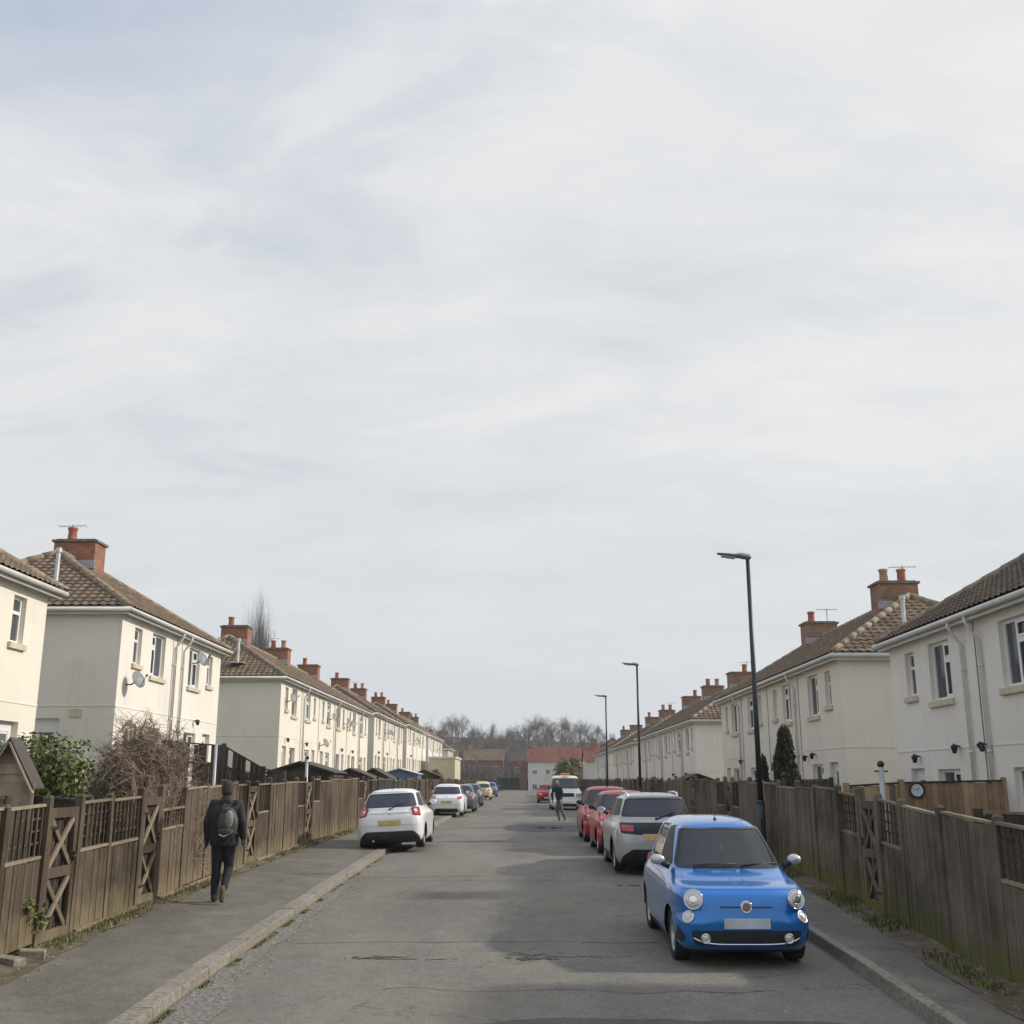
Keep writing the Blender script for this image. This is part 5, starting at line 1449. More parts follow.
def car(P, loc, rz, label, group='cars parked along the street', ry=0.0):
    L, W, H = P['L'], P['W']/2, P['H']; zb = P['belt']; zh = P['nose']; yc = P['cowl']; yw = P['wtop']; yt = P['rtop']; yb = P['rbase']
    gt = P.get('gtop', W-.25); gb = W-.10-P.get('tuckin', 0); nf, nr = P.get('nf', 4.2), P.get('nr', 5)
    nl, ml, ng = 7.5, 8, P.get('ng', 6.0)
    lv = [(.17, .16, L-.16, W-.08, nl, ml), (.25, .05, L-.06, W-.03, nl, ml), (.34, .015, L-.015, W-.005, nl, ml), (.48, 0, L, W, nl, ml), (.60, .01, L-.0, W+.002, (nl+nf)/2, ml), (zh-.04, .04, L-P.get('tuck', .03)*.5, W-.002, 6.5, ml-.5), (zh+.03, .09, L-P.get('tuck', .03), W-.012, 5.6, ml-1),
          (zh+.07, .17, L-P.get('tuck', .03)-.02, W-.03, 5.0, ml-1.5), (zh+(zb-zh)*.55, .17+(yc-.17)*.42, L-(L-yb)*.55, W-.055-P.get('tuckin', 0), 4.6, ml-2), (zb-.05, yc-.24, L-(L-yb)*.8, W-.075-P.get('tuckin', 0), 4.6, ml-2.2), (zb, yc, yb, gb, 5.4, 5.6)]
    hh = H-zb
    for f in (.12, .35, .58, .78): lv.append((zb+hh*f, yc+(yw-yc)*f/.84, yb+(yt-yb)*f**1.15/.84, gb+(gt-gb)*(f/.84)**1.2, ng, 5.6))
    lv += [(H-.105, yw+.03, yt-.01, gt-.02, min(ng, 5.2), 5), (H-.055, yw+.14, yt-.05, gt-.075, 3.6, 4), (H-.022, yw+.36, yt-.22, gt-.18, 3.2, 3.6), (H-.006, yw+.62, yt-.5, gt-.34, 2.8, 3), (H, (yw+yt)/2-.02, (yw+yt)/2+.02, .02, 2, 2)]
    root = empty(P['name'], loc, rz, ry=ry, label=label, cat=P.get('cat', 'car'), group=group)
    off = Vector((0, -L/2, 0))
    S = Shell(lv, L)
    fa, ra, wr = P['fa'], P['ra'], P['wr']
    det = P.get('detail', 2)
    ww = .19 if W < .84 else .21
    # wheel arches
    for ya in (fa, ra):
        for ax in 'LR': S.cut(ax, arcpoly(ya, wr-.01, wr+.055, wr+.05, 22), delete=True)
    if P.get('cladding'):
        for ya in (fa, ra):
            for ax in 'LR':
                S.cut(ax, arcpoly(ya, wr-.01, wr+.115, wr+.11, 22), mi=1)
        for ax in 'LR': S.cut(ax, [(fa+.2, .1), (ra-.2, .1), (ra-.2, .36), (fa+.2, .36)], mi=1)
    # sill shadow line
    # windows: black seal then glass
    parts = []
    def window(axis, poly, name, mat, seal=.022, r=.06, label=None):
        pp = rpoly(poly, r)
        cx = sum(p[0] for p in poly)/len(poly); cy = sum(p[1] for p in poly)/len(poly)
        S.cut(axis, pp, mi=1)
        inner = []
        A = pp if sum(pp[i][0]*pp[(i+1) % len(pp)][1]-pp[(i+1) % len(pp)][0]*pp[i][1] for i in range(len(pp))) > 0 else pp[::-1]
        n = len(A)
        for i in range(n):
            a = Vector(A[i-1]); b = Vector(A[i]); c = Vector(A[(i+1) % n]); t = (c-a)
            if t.length < 1e-6: continue
            t.normalize(); inner.append((b.x-t.y*seal, b.y+t.x*seal))
        fs = S.cut(axis, inner)
        if fs: parts.append((S.take(fs, -.004), name, mat))
    zt = H-P.get('zt', .115)
    lx = lambda z: gb+(gt-gb)*((z-zb)/(hh*.84))
    if P.get('type') != 'van':
        e = P.get('apillar', .07)
        window('F', [(-(gb-e), zb+.015), (gb-e, zb+.015), (lx(zt)-e+.01, zt), (-(lx(zt)-e+.01), zt)], 'windscreen', MT['carglass'], r=.07)
        rw = P.get('rearwin', (zb+.03, H-.15, .10, .12))
        window('B', [(-(gb-rw[2]), rw[0]), (gb-rw[2], rw[0]), (lx(rw[1])-rw[3], rw[1]), (-(lx(rw[1])-rw[3]), rw[1])], 'rear_window', P.get('rearglass', MT['tint']), r=.07)
        ym = P.get('bpillar', (yc+.35+yt)/2)
        for ax in 'LR':
            window(ax, [(yc+.34, zb+.035), (ym-.03, zb+.03), (ym-.03, zt), (yw+.22, zt), (yc+.46, zb+.13)], 'side_window', MT['carglass'])
            window(ax, [(ym+.05, zb+.03), (P.get('qw', yb-.30), zb+.05), (P.get('qwt', yt-.22), zt-.01), (ym+.05, zt)], 'side_window', P.get('rearglass', MT['tint']))
    else:
        window('F', [(-(gb-.09), zb+.02), (gb-.09, zb+.02), (gt-.06, zt-.05), (-(gt-.06), zt-.05)], 'windscreen', MT['carglass'], r=.09)
        for ax in 'LR': window(ax, [(yc+.2, zb+.06), (yc+1.05, zb+.04), (yc+1.05, zt-.06), (yw+.16, zt-.06)], 'side_window', MT['carglass'])
    # shut lines
    if det >= 1:
        ym = P.get('bpillar', (yc+.35+yt)/2)
        lines = [[(fa+wr+.12, .30), (fa+wr+.128, .30), (yc+.15, zb+.0), (yc+.142, zb+.0)], [(ym+.0, .28), (ym+.008, .28), (ym+.028, zb+.02), (ym+.02, zb+.02)]]
        for ax in 'LR':
            for l_ in lines: S.cut(ax, l_, mi=1)
            if det >= 2:
                S.cut(ax, [(ym-.25, zb-.10), (ym-.08, zb-.10), (ym-.08, zb-.095), (ym-.25, zb-.095)], mi=1)
    for (axis, poly, mi) in P.get('cuts', []): S.cut(axis, poly, mi=mi)
    for (axis, poly, name, mat, of) in P.get('panels', []):
        fs = S.cut(axis, poly)
        if fs: parts.append((S.take(fs, of), name, mat))
    surfF = lambda x, z: S.front(x, z); surfB = lambda x, z: S.rear(x, z)
    bvh = S.bvh
    body = S.build('body', [MT[P['paint']], MT['plastic']]+P.get('extra', []), root)
    body.location = off
    for (mb, nm, mt) in parts:
        o = mb.build(nm, mt, root, smooth=True, loc=off)
    def add(mb, name, mat, par=None, smooth=True, bevel=0, label=None):
        o = mb.build(name, mat, par or root, smooth=smooth, bevel=bevel, loc=off if par is None else None)
        if label: o['label'] = label
        return o
    # underside and arch liners
    u = MB(); u.box(-W+.30, W-.30, .25, L-.25, .16, .60); u.box(-W+.06, W-.06, fa+wr+.08, ra-wr-.08, .17, .45)
    for ya in (fa, ra):
        for sx in (-1, 1):
            xo = sx*(W-.035); xi = sx*(W-.33); n = 16
            for k in range(n):
                a0 = PI*k/n-.0; a1 = PI*(k+1)/n; r_ = wr+.06
                u.quad((xo, ya+r_*math.cos(a0), wr-.01+r_*math.sin(a0)), (xo, ya+r_*math.cos(a1), wr-.01+r_*math.sin(a1)), (xi, ya+r_*math.cos(a1), wr-.01+r_*math.sin(a1)), (xi, ya+r_*math.cos(a0), wr-.01+r_*math.sin(a0)))
            u.box(min(xi, xi+sx*.01), max(xi, xi+sx*.01), ya-wr-.06, ya+wr+.06, .17, wr*2+.1)
    add(u, 'underbody', MT['under'], smooth=False)
    for ya in (fa, ra):
        for sx in (-1, 1):
            w_ = wheel(root, sx*(W-ww/2-.045), ya, wr, ww, sx, P.get('rim', MT['rim'])); w_.location = off
    # door mirrors
    mz = zb+.07; my = yc+.30
    for sx in (-1, 1):
        m = MB(); m.tube([(sx*(gb-.01), my, mz-.05), (sx*(W+.0), my+.01, mz+.0)], [.04, .035], 8); add(m, 'mirror_arm', MT['plastic'])
        m = MB(); m.ball((sx*(W+.045), my+.01, mz+.03), P.get('mr', .095), (1.05, .62, .74), 18)
        mo = add(m, 'mirror', P.get('mirror', MT[P['paint']]))
        m = MB(); disc(m, (sx*(W+.055), my+.068, mz+.03), (0, 1, 0), .078, ry=.06); m.build('mirror_glass', MT['chrome'], mo)
    # interior
    if det >= 1:
        m = MB(); m.box(-gb+.16, gb-.16, yc+.22, yc+.45, zb-.25, zb-.03); m.tube([Vector((-gb+.16, yc+.42, zb-.06)), Vector((gb-.16, yc+.42, zb-.06))], .05, 8); add(m, 'dashboard', MT['plastic'], smooth=False)
        m = MB(); ringtorus(m, (.36, yc+.52, zb-.02), (0, 1, .45), .18, .016); m.tube([(.36, yc+.40, zb-.08), (.36, yc+.52, zb-.02)], .03, 6); add(m, 'steering_wheel', MT['plastic'])
        for sx in (-1, 1):
            for (ys_, hh_) in ((yc+1.05, 0), (yc+1.75, -.06)):
                if ys_ > yb-.25: continue
                m = MB(); m.hexa([(sx*.36-.23, ys_-.02, .5), (sx*.36+.23, ys_-.02, .5), (sx*.36+.23, ys_+.12, .5), (sx*.36-.23, ys_+.12, .5), (sx*.36-.19, ys_+.10, zb+.08+hh_), (sx*.36+.19, ys_+.10, zb+.08+hh_), (sx*.36+.19, ys_+.20, zb+.08+hh_), (sx*.36-.19, ys_+.20, zb+.08+hh_)])
                m.hexa([(sx*.36-.12, ys_+.13, zb+.12+hh_), (sx*.36+.12, ys_+.13, zb+.12+hh_), (sx*.36+.12, ys_+.22, zb+.12+hh_), (sx*.36-.12, ys_+.22, zb+.12+hh_), (sx*.36-.10, ys_+.15, zb+.27+hh_), (sx*.36+.10, ys_+.15, zb+.27+hh_), (sx*.36+.10, ys_+.23, zb+.27+hh_), (sx*.36-.10, ys_+.23, zb+.27+hh_)])
                o = add(m, 'car_seat', MT['seat'], smooth=False, bevel=.03)
        m = MB(); m.box(-.11, .11, yw-.02, yw, zt-.07, zt-.01); add(m, 'rear_view_mirror', MT['plastic'], smooth=False)
    # wipers
    m = MB()
    for (x0_, x1_) in ((-.45, .08), (.12, .58)):
        a, n_ = bvh.ray_cast(Vector((x0_, -2, zb+.035)), Vector((0, 1, 0)))[:2]; b, n2 = bvh.ray_cast(Vector((x1_, -2, zb+.055)), Vector((0, 1, 0)))[:2]
        if a and b: m.tube([a+n_*.02, (a+b)/2+n_*.035, b+n2*.02], .009, 5)
    add(m, 'wiper', MT['plastic'])
    # aerial
    if det >= 1:
        m = MB(); ya_ = P.get('aerial', yt-.3); m.lathe([(.028, 0), (.02, .02), (.006, .03), (.004, .05)], 8, Matrix.Translation((0, ya_, H-.03))); m.tube([(0, ya_, H), (0, ya_+.1, H+P.get('aerial_h', .2))], .004, 5); add(m, 'aerial', MT['plastic'])
    # plates (registrations in the photograph are blurred away)
    for (end, mat) in (('F', 'plate_w'), ('B', 'plate_y')):
        px, pz = P.get('plate'+end, (0, .45 if end == 'F' else .6)); fn = bvh.ray_cast
        o_, d_ = (Vector((px, -2, pz)), Vector((0, 1, 0))) if end == 'F' else (Vector((px, L+2, pz)), Vector((0, -1, 0)))
        h, n_ = fn(o_, d_)[:2]
        if h:
            y_ = h.y-.022 if end == 'F' else h.y+.006; m = MB(); m.box(px-.26, px+.26, y_, y_+.016, pz-.056, pz+.056); add(m, 'number_plate', MT[mat], smooth=False, bevel=.004)
    ctx = dict(root=root, off=off, add=add, bvh=bvh, L=L, W=W, H=H, body=body, P=P)
    if 'extras' in P: P['extras'](ctx)
    return root

def F(c, x, z):
    h, n = c['bvh'].ray_cast(Vector((x, -2, z)), Vector((0, 1, 0)))[:2]; return h, n
def B(c, x, z):
    h, n = c['bvh'].ray_cast(Vector((x, c['L']+2, z)), Vector((0, -1, 0)))[:2]; return h, n

def retro_extras(c):
    for sx in (-1, 1):
        h, n = F(c, sx*.585, .745); n = (n+Vector((0, -.10, 0))).normalized(); h = h+n*.008
        m = MB(); ringtorus(m, h, n, .104, .009); m.tube([h-n*.06, h+n*.002], [.104, .104], 28); o = c['add'](m, 'headlight', MT['chrome'])
        m = MB(); disc(m, h, n, .100, d=.002, dome=.018); m.build('lens', MT['lens'], o, smooth=True)
        m = MB(); disc(m, h, n, .046, d=.0195, dome=.004); ringtorus(m, h+n*.018, n, .056, .006); m.build('reflector', MT['chrome'], o, smooth=True)
        h, n = F(c, sx*.645, .555); n = (n+Vector((0, -.1, 0))).normalized(); h = h+n*.006
        m = MB(); ringtorus(m, h, n, .068, .008); m.tube([h-n*.05, h+n*.002], [.068, .068], 24); o = c['add'](m, 'headlight', MT['chrome'])
        m = MB(); disc(m, h, n, .065, d=.002, dome=.012); m.build('lens', MT['lens'], o, smooth=True)
        m = MB(); disc(m, h, n, .035, d=.016, dome=.01); m.build('reflector', MT['white_lens'], o, smooth=True)
        h, n = F(c, sx*.47, .335); m = MB(); q = h+Vector((0, -.022, 0)); ringtorus(m, q, (0, -1, 0), .048, .009); c_ = c['add'](m, 'fog_light', MT['chrome'])
        m = MB(); disc(m, q, (0, -1, 0), .046, d=-.005, dome=.012); m.build('lens', MT['lens'], c_, smooth=True)
        h, n = B(c, sx*.63, .86); m = MB(); m.ball(h, .1, (.75, .35, 1.25), 14); c['add'](m, 'tail_light', MT['red_lens'])
    # moustache bar with the round badge
    m = MB()
    for z_, sg in ((.672, 1), (.672, -1)):
        pts = []
        for k in range(8):
            x = sg*(.055+.245*k/7); h, n = F(c, x, z_); pts.append(h+Vector((0, -.010, 0)))
        m.tube(pts, [.011]*7+[.005], 8)
    c['add'](m, 'trim_bar', MT['blue_dark'] if c['P']['paint'] == 'blue' else MT['chrome'])
    h, n = F(c, 0, .672); m = MB(); disc(m, h, (0, -1, .15), .062, d=.006, dome=.012); ringtorus(m, h+Vector((0, -.012, 0)), (0, -1, .15), .06, .008); o = c['add'](m, 'badge', MT['chrome'])
    m = MB(); disc(m, h, (0, -1, .15), .045, d=.019, dome=.002); m.build('badge_disc', MT['badge'], o, smooth=True)
    m = MB()
    for k, x_ in enumerate((-.026, -.009, .009, .026)):
        m.box(x_-.0035, x_+.0035, h.y-.027, h.y-.024, h.z-.014, h.z+.020)
        if k < 4: m.box(x_-.0035, x_+.008, h.y-.027, h.y-.024, h.z+.014, h.z+.020)
    m.build('badge_letters', MT['chrome'], o)
    # lower grille lip in chrome
    m = MB(); pts = []
    for k in range(25):
        t = -1+2*k/24; x = t*.60; z = .268+.07*abs(t)**5; h, n = F(c, x, z); pts.append(h+Vector((0, -.006, 0)))
    m.tube(pts, .010, 7); c['add'](m, 'grille_trim', MT['chrome'])
    m = MB()
    for i in range(6):
        z = .30+.022*i; pts = []
        for k in range(13):
            x = (-1+2*k/12)*.37; h, n = F(c, x, z); pts.append(h+Vector((0, .012, 0)))
        m.tube(pts, .0035, 4)
    c['add'](m, 'grille', MT['plastic'])
    # bonnet creases
    if c['P']['paint'] == 'blue':
        for sg in (-1, 1):
            pts = []
            for k in range(9):
                y_ = .26+.50*k/8; x_ = sg*(.045+.06*k/8); hh, nn = c['bvh'].ray_cast(Vector((x_, y_, 3)), Vector((0, 0, -1)))[:2]; pts.append(hh-Vector((0, 0, .004)))
            m = MB(); m.tube(pts, .009, 8); c['add'](m, 'bonnet_crease', MT['blue'])
    if c['P']['paint'] == 'blue':
        # little air freshener hanging from the mirror
        y_ = c['P']['wtop']-.03; z_ = c['H']-.20
        m = MB(); m.tube([(0, y_, z_+.02), (0, y_, z_-.10)], .003, 4); m.ball((0, y_, z_-.15), .035, (.8, .4, 1.4), 10); c['add'](m, 'air_freshener', simple('pink_card', (.62, .36, .28), .6))

MT['blue_dark'] = simple('dark_blue_trim', (.015, .05, .18), .3, coat=.5)
MT['badge'] = simple('badge_red', (.25, .06, .09), .3, coat=.8)
MT['silver_cap'] = simple('satin_silver', (.55, .56, .58), .35, metal=.5, var=.05)
retro = dict(name='retro_hatchback', mr=.085, L=3.56, W=1.60, H=1.55, zt=.10, belt=.985, apillar=.05, nose=.80, cowl=.80, wtop=1.42, rtop=3.02, rbase=3.36, fa=.68, ra=2.98, wr=.292, tuckin=-.01, ng=4.7, gtop=.535, nf=3.7, nr=4, tuck=.08, paint='blue', bpillar=2.0, qw=2.75, qwt=2.62, plateF=(0, .495), plateB=(0, .75), mirror=MT['silver_cap'], rim=MT['rim'], aerial=1.75, aerial_h=.22, extras=retro_extras)
def fpoly(w, z0, z1, r=.05, x=0): return rpoly([(x-w, z0), (x+w, z0), (x+w, z1), (x-w, z1)], r)
retro['cuts'] = [('F', rpoly([(-.60, .285), (-.55, .25), (.55, .25), (.60, .285), (.63, .42), (-.63, .42)], .05), 1),
                 ('F', [(-.66, .845), (.66, .845), (.66, .850), (-.66, .850)], 1),
                 ('F', rpoly([(-.77, .30), (-.70, .27), (-.68, .34), (-.755, .46)], .02), 1), ('F', rpoly([(.77, .30), (.70, .27), (.68, .34), (.755, .46)], .02), 1),
                 ('F', [(-.7, .17), (.7, .17), (.7, .20), (-.7, .20)], 1)]
for sg in (-1, 1): retro['cuts'].append(('T', [(sg*.66, .28), (sg*.664, .28), (sg*.60, .85), (sg*.596, .85)], 1))
bx_ = (2.45+.09, 13.9-.68+1.78)
car(retro, (2.505, 14.76, g(14.8)-.01), math.radians(.6), 'bright blue small retro hatchback with round headlights, parked facing the camera')
cars_ry = 0
b_ = bpy.data.objects
blue_car = [o for o in b_ if o.get('label', '').startswith('bright blue small')][0]
blue_car.rotation_euler = (math.radians(1.5), 0, math.radians(.6))

def hatch_rear_extras(c):
    L, H = c['L'], c['H']
    for sx in (-1, 1):
        h, n = B(c, sx*.655, .915); n = (n+Vector((0, .25, -.1))).normalized(); h = h+n*.012
        m = MB(); M_ = Matrix.Translation(h)@n.to_track_quat('Y', 'Z').to_matrix().to_4x4()
        pr = rpoly([(-.095, -.10), (.10, -.12), (.11, .10), (-.09, .115)], .045, 5)
        def slab(mb, k, d0, d1, z=0, x=0):
            base = len(mb.v); n_ = len(pr)
            for d in (d0, d1):
                for p in pr: mb.v.append(tuple(M_ @ Vector((p[0]*k*(sx)+x, d, p[1]*k+z))))
            for i in range(n_): mb.face((base+i, base+(i+1) % n_, base+n_+(i+1) % n_, base+n_+i))
            mb.face([base+n_+i for i in range(n_)])
        slab(m, 1.12, -.05, .006); o = c['add'](m, 'tail_light', MT['plastic'], smooth=False)
        m = MB(); slab(m, 1.0, 0, .022); m.build('red_lens', MT['red_lens'], o, bevel=.006)
        m = MB(); slab(m, .40, .02, .030, z=.01, x=-.02*sx); m.build('clear_lens', MT['white_lens'], o, bevel=.004)
    # spoiler lip
    h, n = B(c, 0, H-.10)
    m = MB(); pts = []
    for k in range(13):
        x = (-1+2*k/12)*.52; q, _ = B(c, x, H-.085)
        pts.append(q+Vector((0, -.01, .0)))
    m.tube(pts, [.012]+[.028]*11+[.012], 8); c['add'](m, 'spoiler', MT[c['P']['paint']])
    h, n = B(c, 0, .99)
    m = MB(); m.bar(h+Vector((-.02, .015, .0)), h+Vector((-.34, -.09, .19)), .014, .02); m.ball(h+Vector((0, .012, 0)), .028, n=8); c['add'](m, 'rear_wiper', MT['plastic'])
    # chevron badge
    h, n = B(c, 0, .86); m = MB()
    for dz in (0, .035):
        m.bar(h+Vector((-.035, .006, dz-.02)), h+Vector((0, .006, dz+.008)), .012, .008, up=(0, 1, 0)); m.bar(h+Vector((.035, .006, dz-.02)), h+Vector((0, .006, dz+.008)), .012, .008, up=(0, 1, 0))
    c['add'](m, 'badge', MT['chrome'])
    m = MB(); h, n = B(c, .42, .26); m.tube([h+Vector((0, -.2, -.03)), h+Vector((0, .0, -.03))], .032, 10); c['add'](m, 'exhaust', MT['galv'])
hatch = dict(name='hatchback', L=3.95, W=1.72, H=1.49, belt=1.00, nose=.80, cowl=1.02, wtop=1.72, rtop=3.45, rbase=3.82, fa=.80, ra=3.25, wr=.305, gtop=.60, nf=4, nr=4.2, tuck=.05, paint='white', plateB=(0, .66), plateF=(0, .4), rearwin=(1.03, 1.375, .075, .05), aerial=3.1, extras=hatch_rear_extras)
hatch['cuts'] = [('B', rpoly([(-.78, .10), (.78, .10), (.74, .33), (.60, .455), (-.60, .455), (-.74, .33)], .06), 1), ('B', [(-.70, .60), (.70, .60), (.70, .606), (-.70, .606)], 1), ('B', rpoly([(-.30, .585), (.30, .585), (.30, .735), (-.30, .735)], .03), 2),
                 ('F', rpoly([(-.5, .25), (.5, .25), (.55, .42), (-.55, .42)], .05), 1), ('F', rpoly([(-.4, .55), (.4, .55), (.4, .66), (-.4, .66)], .03), 1)]
hatch['extra'] = [MT['silver']]
car(hatch, (-3.34, 30.25, g(30)+.045), PI, 'white hatchback seen from behind, nearest on the left and half on the pavement')
o = [o for o in bpy.data.objects if o.get('label', '').startswith('white hatchback seen from behind')][0]
o.rotation_euler = (0, math.radians(3.2), PI)
o.rotation_euler = (0, math.radians(2.6), PI)

def suv_extras(c):
    L, H = c['L'], c['H']
    for sx in (-1, 1):
        m = MB(); x = sx*.52; pts = [(x*1.02, 1.80, H-.08), (x*1.02, 1.95, H-.01), (x*1.02, 2.7, H+.01), (x*1.0, 3.35, H-.01), (x*.98, 3.50, H-.09)]
        m.tube(pts, .022, 8); c['add'](m, 'roof_rail', MT['chrome'])
    m = MB()
    pts = []
    for k in range(13):
        x = (-1+2*k/12)*.54; q, _ = B(c, x, H-.09); pts.append(q+Vector((0, .02, .0)))
    m.tube(pts, [.015]+[.032]*11+[.015], 8); c['add'](m, 'spoiler', MT[c['P']['paint']])
    h, n = B(c, 0, 1.06); m = MB(); m.bar(h+Vector((-.02, .02, 0)), h+Vector((-.36, -.03, .12)), .014, .02); m.ball(h+Vector((0, .012, 0)), .028, n=8); c['add'](m, 'rear_wiper', MT['plastic'])
suv = dict(name='crossover_car', L=4.16, W=1.74, H=1.56, belt=1.06, nose=.86, cowl=1.00, wtop=1.68, rtop=3.72, rbase=4.02, fa=.84, ra=3.44, wr=.325, gtop=.615, nf=4.4, nr=4.6, tuck=.03, paint='silver', plateB=(0, .70), plateF=(0, .45), rearwin=(1.09, 1.45, .07, .05), cladding=True, aerial=3.2, aerial_h=.12, extras=suv_extras)
suv['cuts'] = [('B', rpoly([(-.72, .78), (-.30, .74), (.30, .74), (.72, .78), (.74, .985), (-.74, .985)], .04), 1), ('B', rpoly([(-.76, .1), (.76, .1), (.70, .34), (.50, .47), (-.50, .47), (-.70, .34)], .05), 2), ('F', rpoly([(-.5, .3), (.5, .3), (.5, .5), (-.5, .5)], .05), 1),
               ('B', rpoly([(-.30, .645), (.30, .645), (.30, .765), (-.30, .765)], .03), 0)]
suv['extra'] = [MT['under']]
suv['panels'] = [('B', rpoly([(sg*.47, .81), (sg*.70, .825), (sg*.705, .94), (sg*.47, .93)], .02), 'tail_light', MT['red_lens'], .004) for sg in (-1, 1)]
car(suv, (2.68, 24.55, g(24.5)), PI, 'silver crossover seen from behind with dark tailgate band and roof rails, behind the blue car')

def plain_extras(c):
    """generic front and rear lamps"""
    for sx in (-1, 1):
        q, _ = B(c, sx*.56, .86); m = MB(); disc(m, q+Vector((0, .008, 0)), (0, 1, 0), .035, dome=.006); c['add'](m, 'reversing_light', MT['white_lens'])
    m = MB(); q, _ = B(c, 0, .9); disc(m, q+Vector((0, .004, 0)), (0, 1, 0), .04, dome=.01); c['add'](m, 'badge', MT['chrome'])
LAMPS = [('B', rpoly([(sg*.52, .79), (sg*.745, .80), (sg*.74, .94), (sg*.52, .925)], .03), 'tail_light', MT['red_lens'], .004) for sg in (-1, 1)]+[('F', rpoly([(sg*.45, .62), (sg*.74, .66), (sg*.73, .78), (sg*.47, .73)], .03), 'headlight', MT['lens'], .004) for sg in (-1, 1)]
gen = dict(hatch); gen.update(panels=LAMPS, name='hatchback', L=4.05, W=1.70, H=1.47, extras=plain_extras, extra=[MT['plastic']])
gen['cuts'] = [('B', rpoly([(-.58, .10), (.58, .10), (.56, .36), (-.56, .36)], .06), 1), ('B', [(-.70, .52), (.70, .52), (.70, .526), (-.70, .526)], 1), ('B', rpoly([(-.30, .585), (.30, .585), (.30, .735), (-.30, .735)], .03), 0), ('F', rpoly([(-.5, .25), (.5, .25), (.55, .42), (-.55, .42)], .05), 1), ('F', rpoly([(-.35, .56), (.35, .56), (.35, .68), (-.35, .68)], .03), 1)]
r2 = dict(retro); r2.update(panels=LAMPS, paint='red', extras=plain_extras, name='hatchback', H=1.50, L=3.85, W=1.66, belt=1.0, rtop=3.2, rbase=3.6, ra=3.2, fa=.74, wr=.30, nose=.78, cowl=.90, wtop=1.55, gtop=.6, plateF=(0, .40), mirror=MT['plastic'])
r2['cuts'] = [('F', rpoly([(-.45, .45), (.45, .45), (.40, .68), (-.40, .68)], .06), 1), ('F', rpoly([(-.6, .22), (.6, .22), (.6, .34), (-.6, .34)], .05), 1)]
car(r2, (2.62, 29.25, g(29)), math.radians(.5), 'red hatchback directly behind the silver crossover')
r3 = dict(r2); r3.update(W=1.70, H=1.56, L=3.9)
car(r3, (2.58, 34.4, g(34)), math.radians(.5), 'second red hatchback, taller, parked beyond the first red one')
rs = dict(gen); rs.update(paint='red', detail=1)
car(rs, (1.95, 89.6, g(89)), math.radians(0), 'small red car far away beside the white van', group='cars parked along the street')
g2 = dict(gen); g2.update(paint='white', H=1.52)
car(g2, (-3.72, 56.2, g(56)+.04), PI, 'second white hatchback on the left, farther down the street')
g3 = dict(gen); g3.update(paint='dgrey', detail=1)
car(g3, (-3.45, 63.3, g(63)+.04), PI, 'dark grey car parked beyond the second white hatchback')
g4 = dict(gen); g4.update(paint='dgrey', detail=1)
car(g4, (-3.55, 76.5, g(76)+.04), PI, 'second dark grey car, smaller in view, just before the cream car on the left')
g5 = dict(gen); g5.update(paint='cream', H=1.6, W=1.75, detail=1)
car(g5, (-3.7, 103, g(103)+.04), PI, 'cream yellow car far down on the left')
g6 = dict(gen); g6.update(paint='bluelt', H=1.5, detail=1)
car(g6, (-3.6, 122, g(122)+.04), PI, 'farthest blue car on the left')
# white van
def van_extras(c):
    plain_extras(c)
    for sx in (-1, 1):
        pass
    m = MB(); m.box(-.30, .30, 1.75, 1.98, c['H']+.0, c['H']+.14); c['add'](m, 'roof_beacon', MT['amber'], smooth=False, bevel=.04)
    m = MB()
    for i in range(4):
        pts = [F(c, (-1+2*k/8)*.42, .80+.05*i)[0]+Vector((0, -.008, 0)) for k in range(9)]; m.tube(pts, .010, 4)
    c['add'](m, 'grille', MT['plastic'])
van = dict(name='white_van', panels=[('F', rpoly([(sg*.55, .74), (sg*.90, .80), (sg*.88, .98), (sg*.58, .94)], .04), 'headlight', MT['lens'], .004) for sg in (-1, 1)]+[('B', rpoly([(sg*.84, .7), (sg*.93, .7), (sg*.93, 1.1), (sg*.84, 1.1)], .02), 'tail_light', MT['red_lens'], .004) for sg in (-1, 1)], cat='van', type='van', L=5.1, W=1.98, H=2.02, belt=1.22, nose=.98, cowl=.95, wtop=1.75, rtop=4.95, rbase=5.05, fa=.95, ra=4.05, wr=.34, gtop=.80, nf=4.5, nr=8, tuck=.0, paint='white', plateF=(0, .42), plateB=(0, .8), mirror=MT['plastic'], extras=van_extras, detail=1)
van['cuts'] = [('F', rpoly([(-.62, .22), (.62, .22), (.62, .36), (-.62, .36)], .05), 1), ('F', rpoly([(-.45, .76), (.45, .76), (.45, .99), (-.45, .99)], .05), 1)]
car(van, (2.62, 69.7, g(69)), 0, 'white van with amber roof beacon facing the camera down the street', group='cars parked along the street')
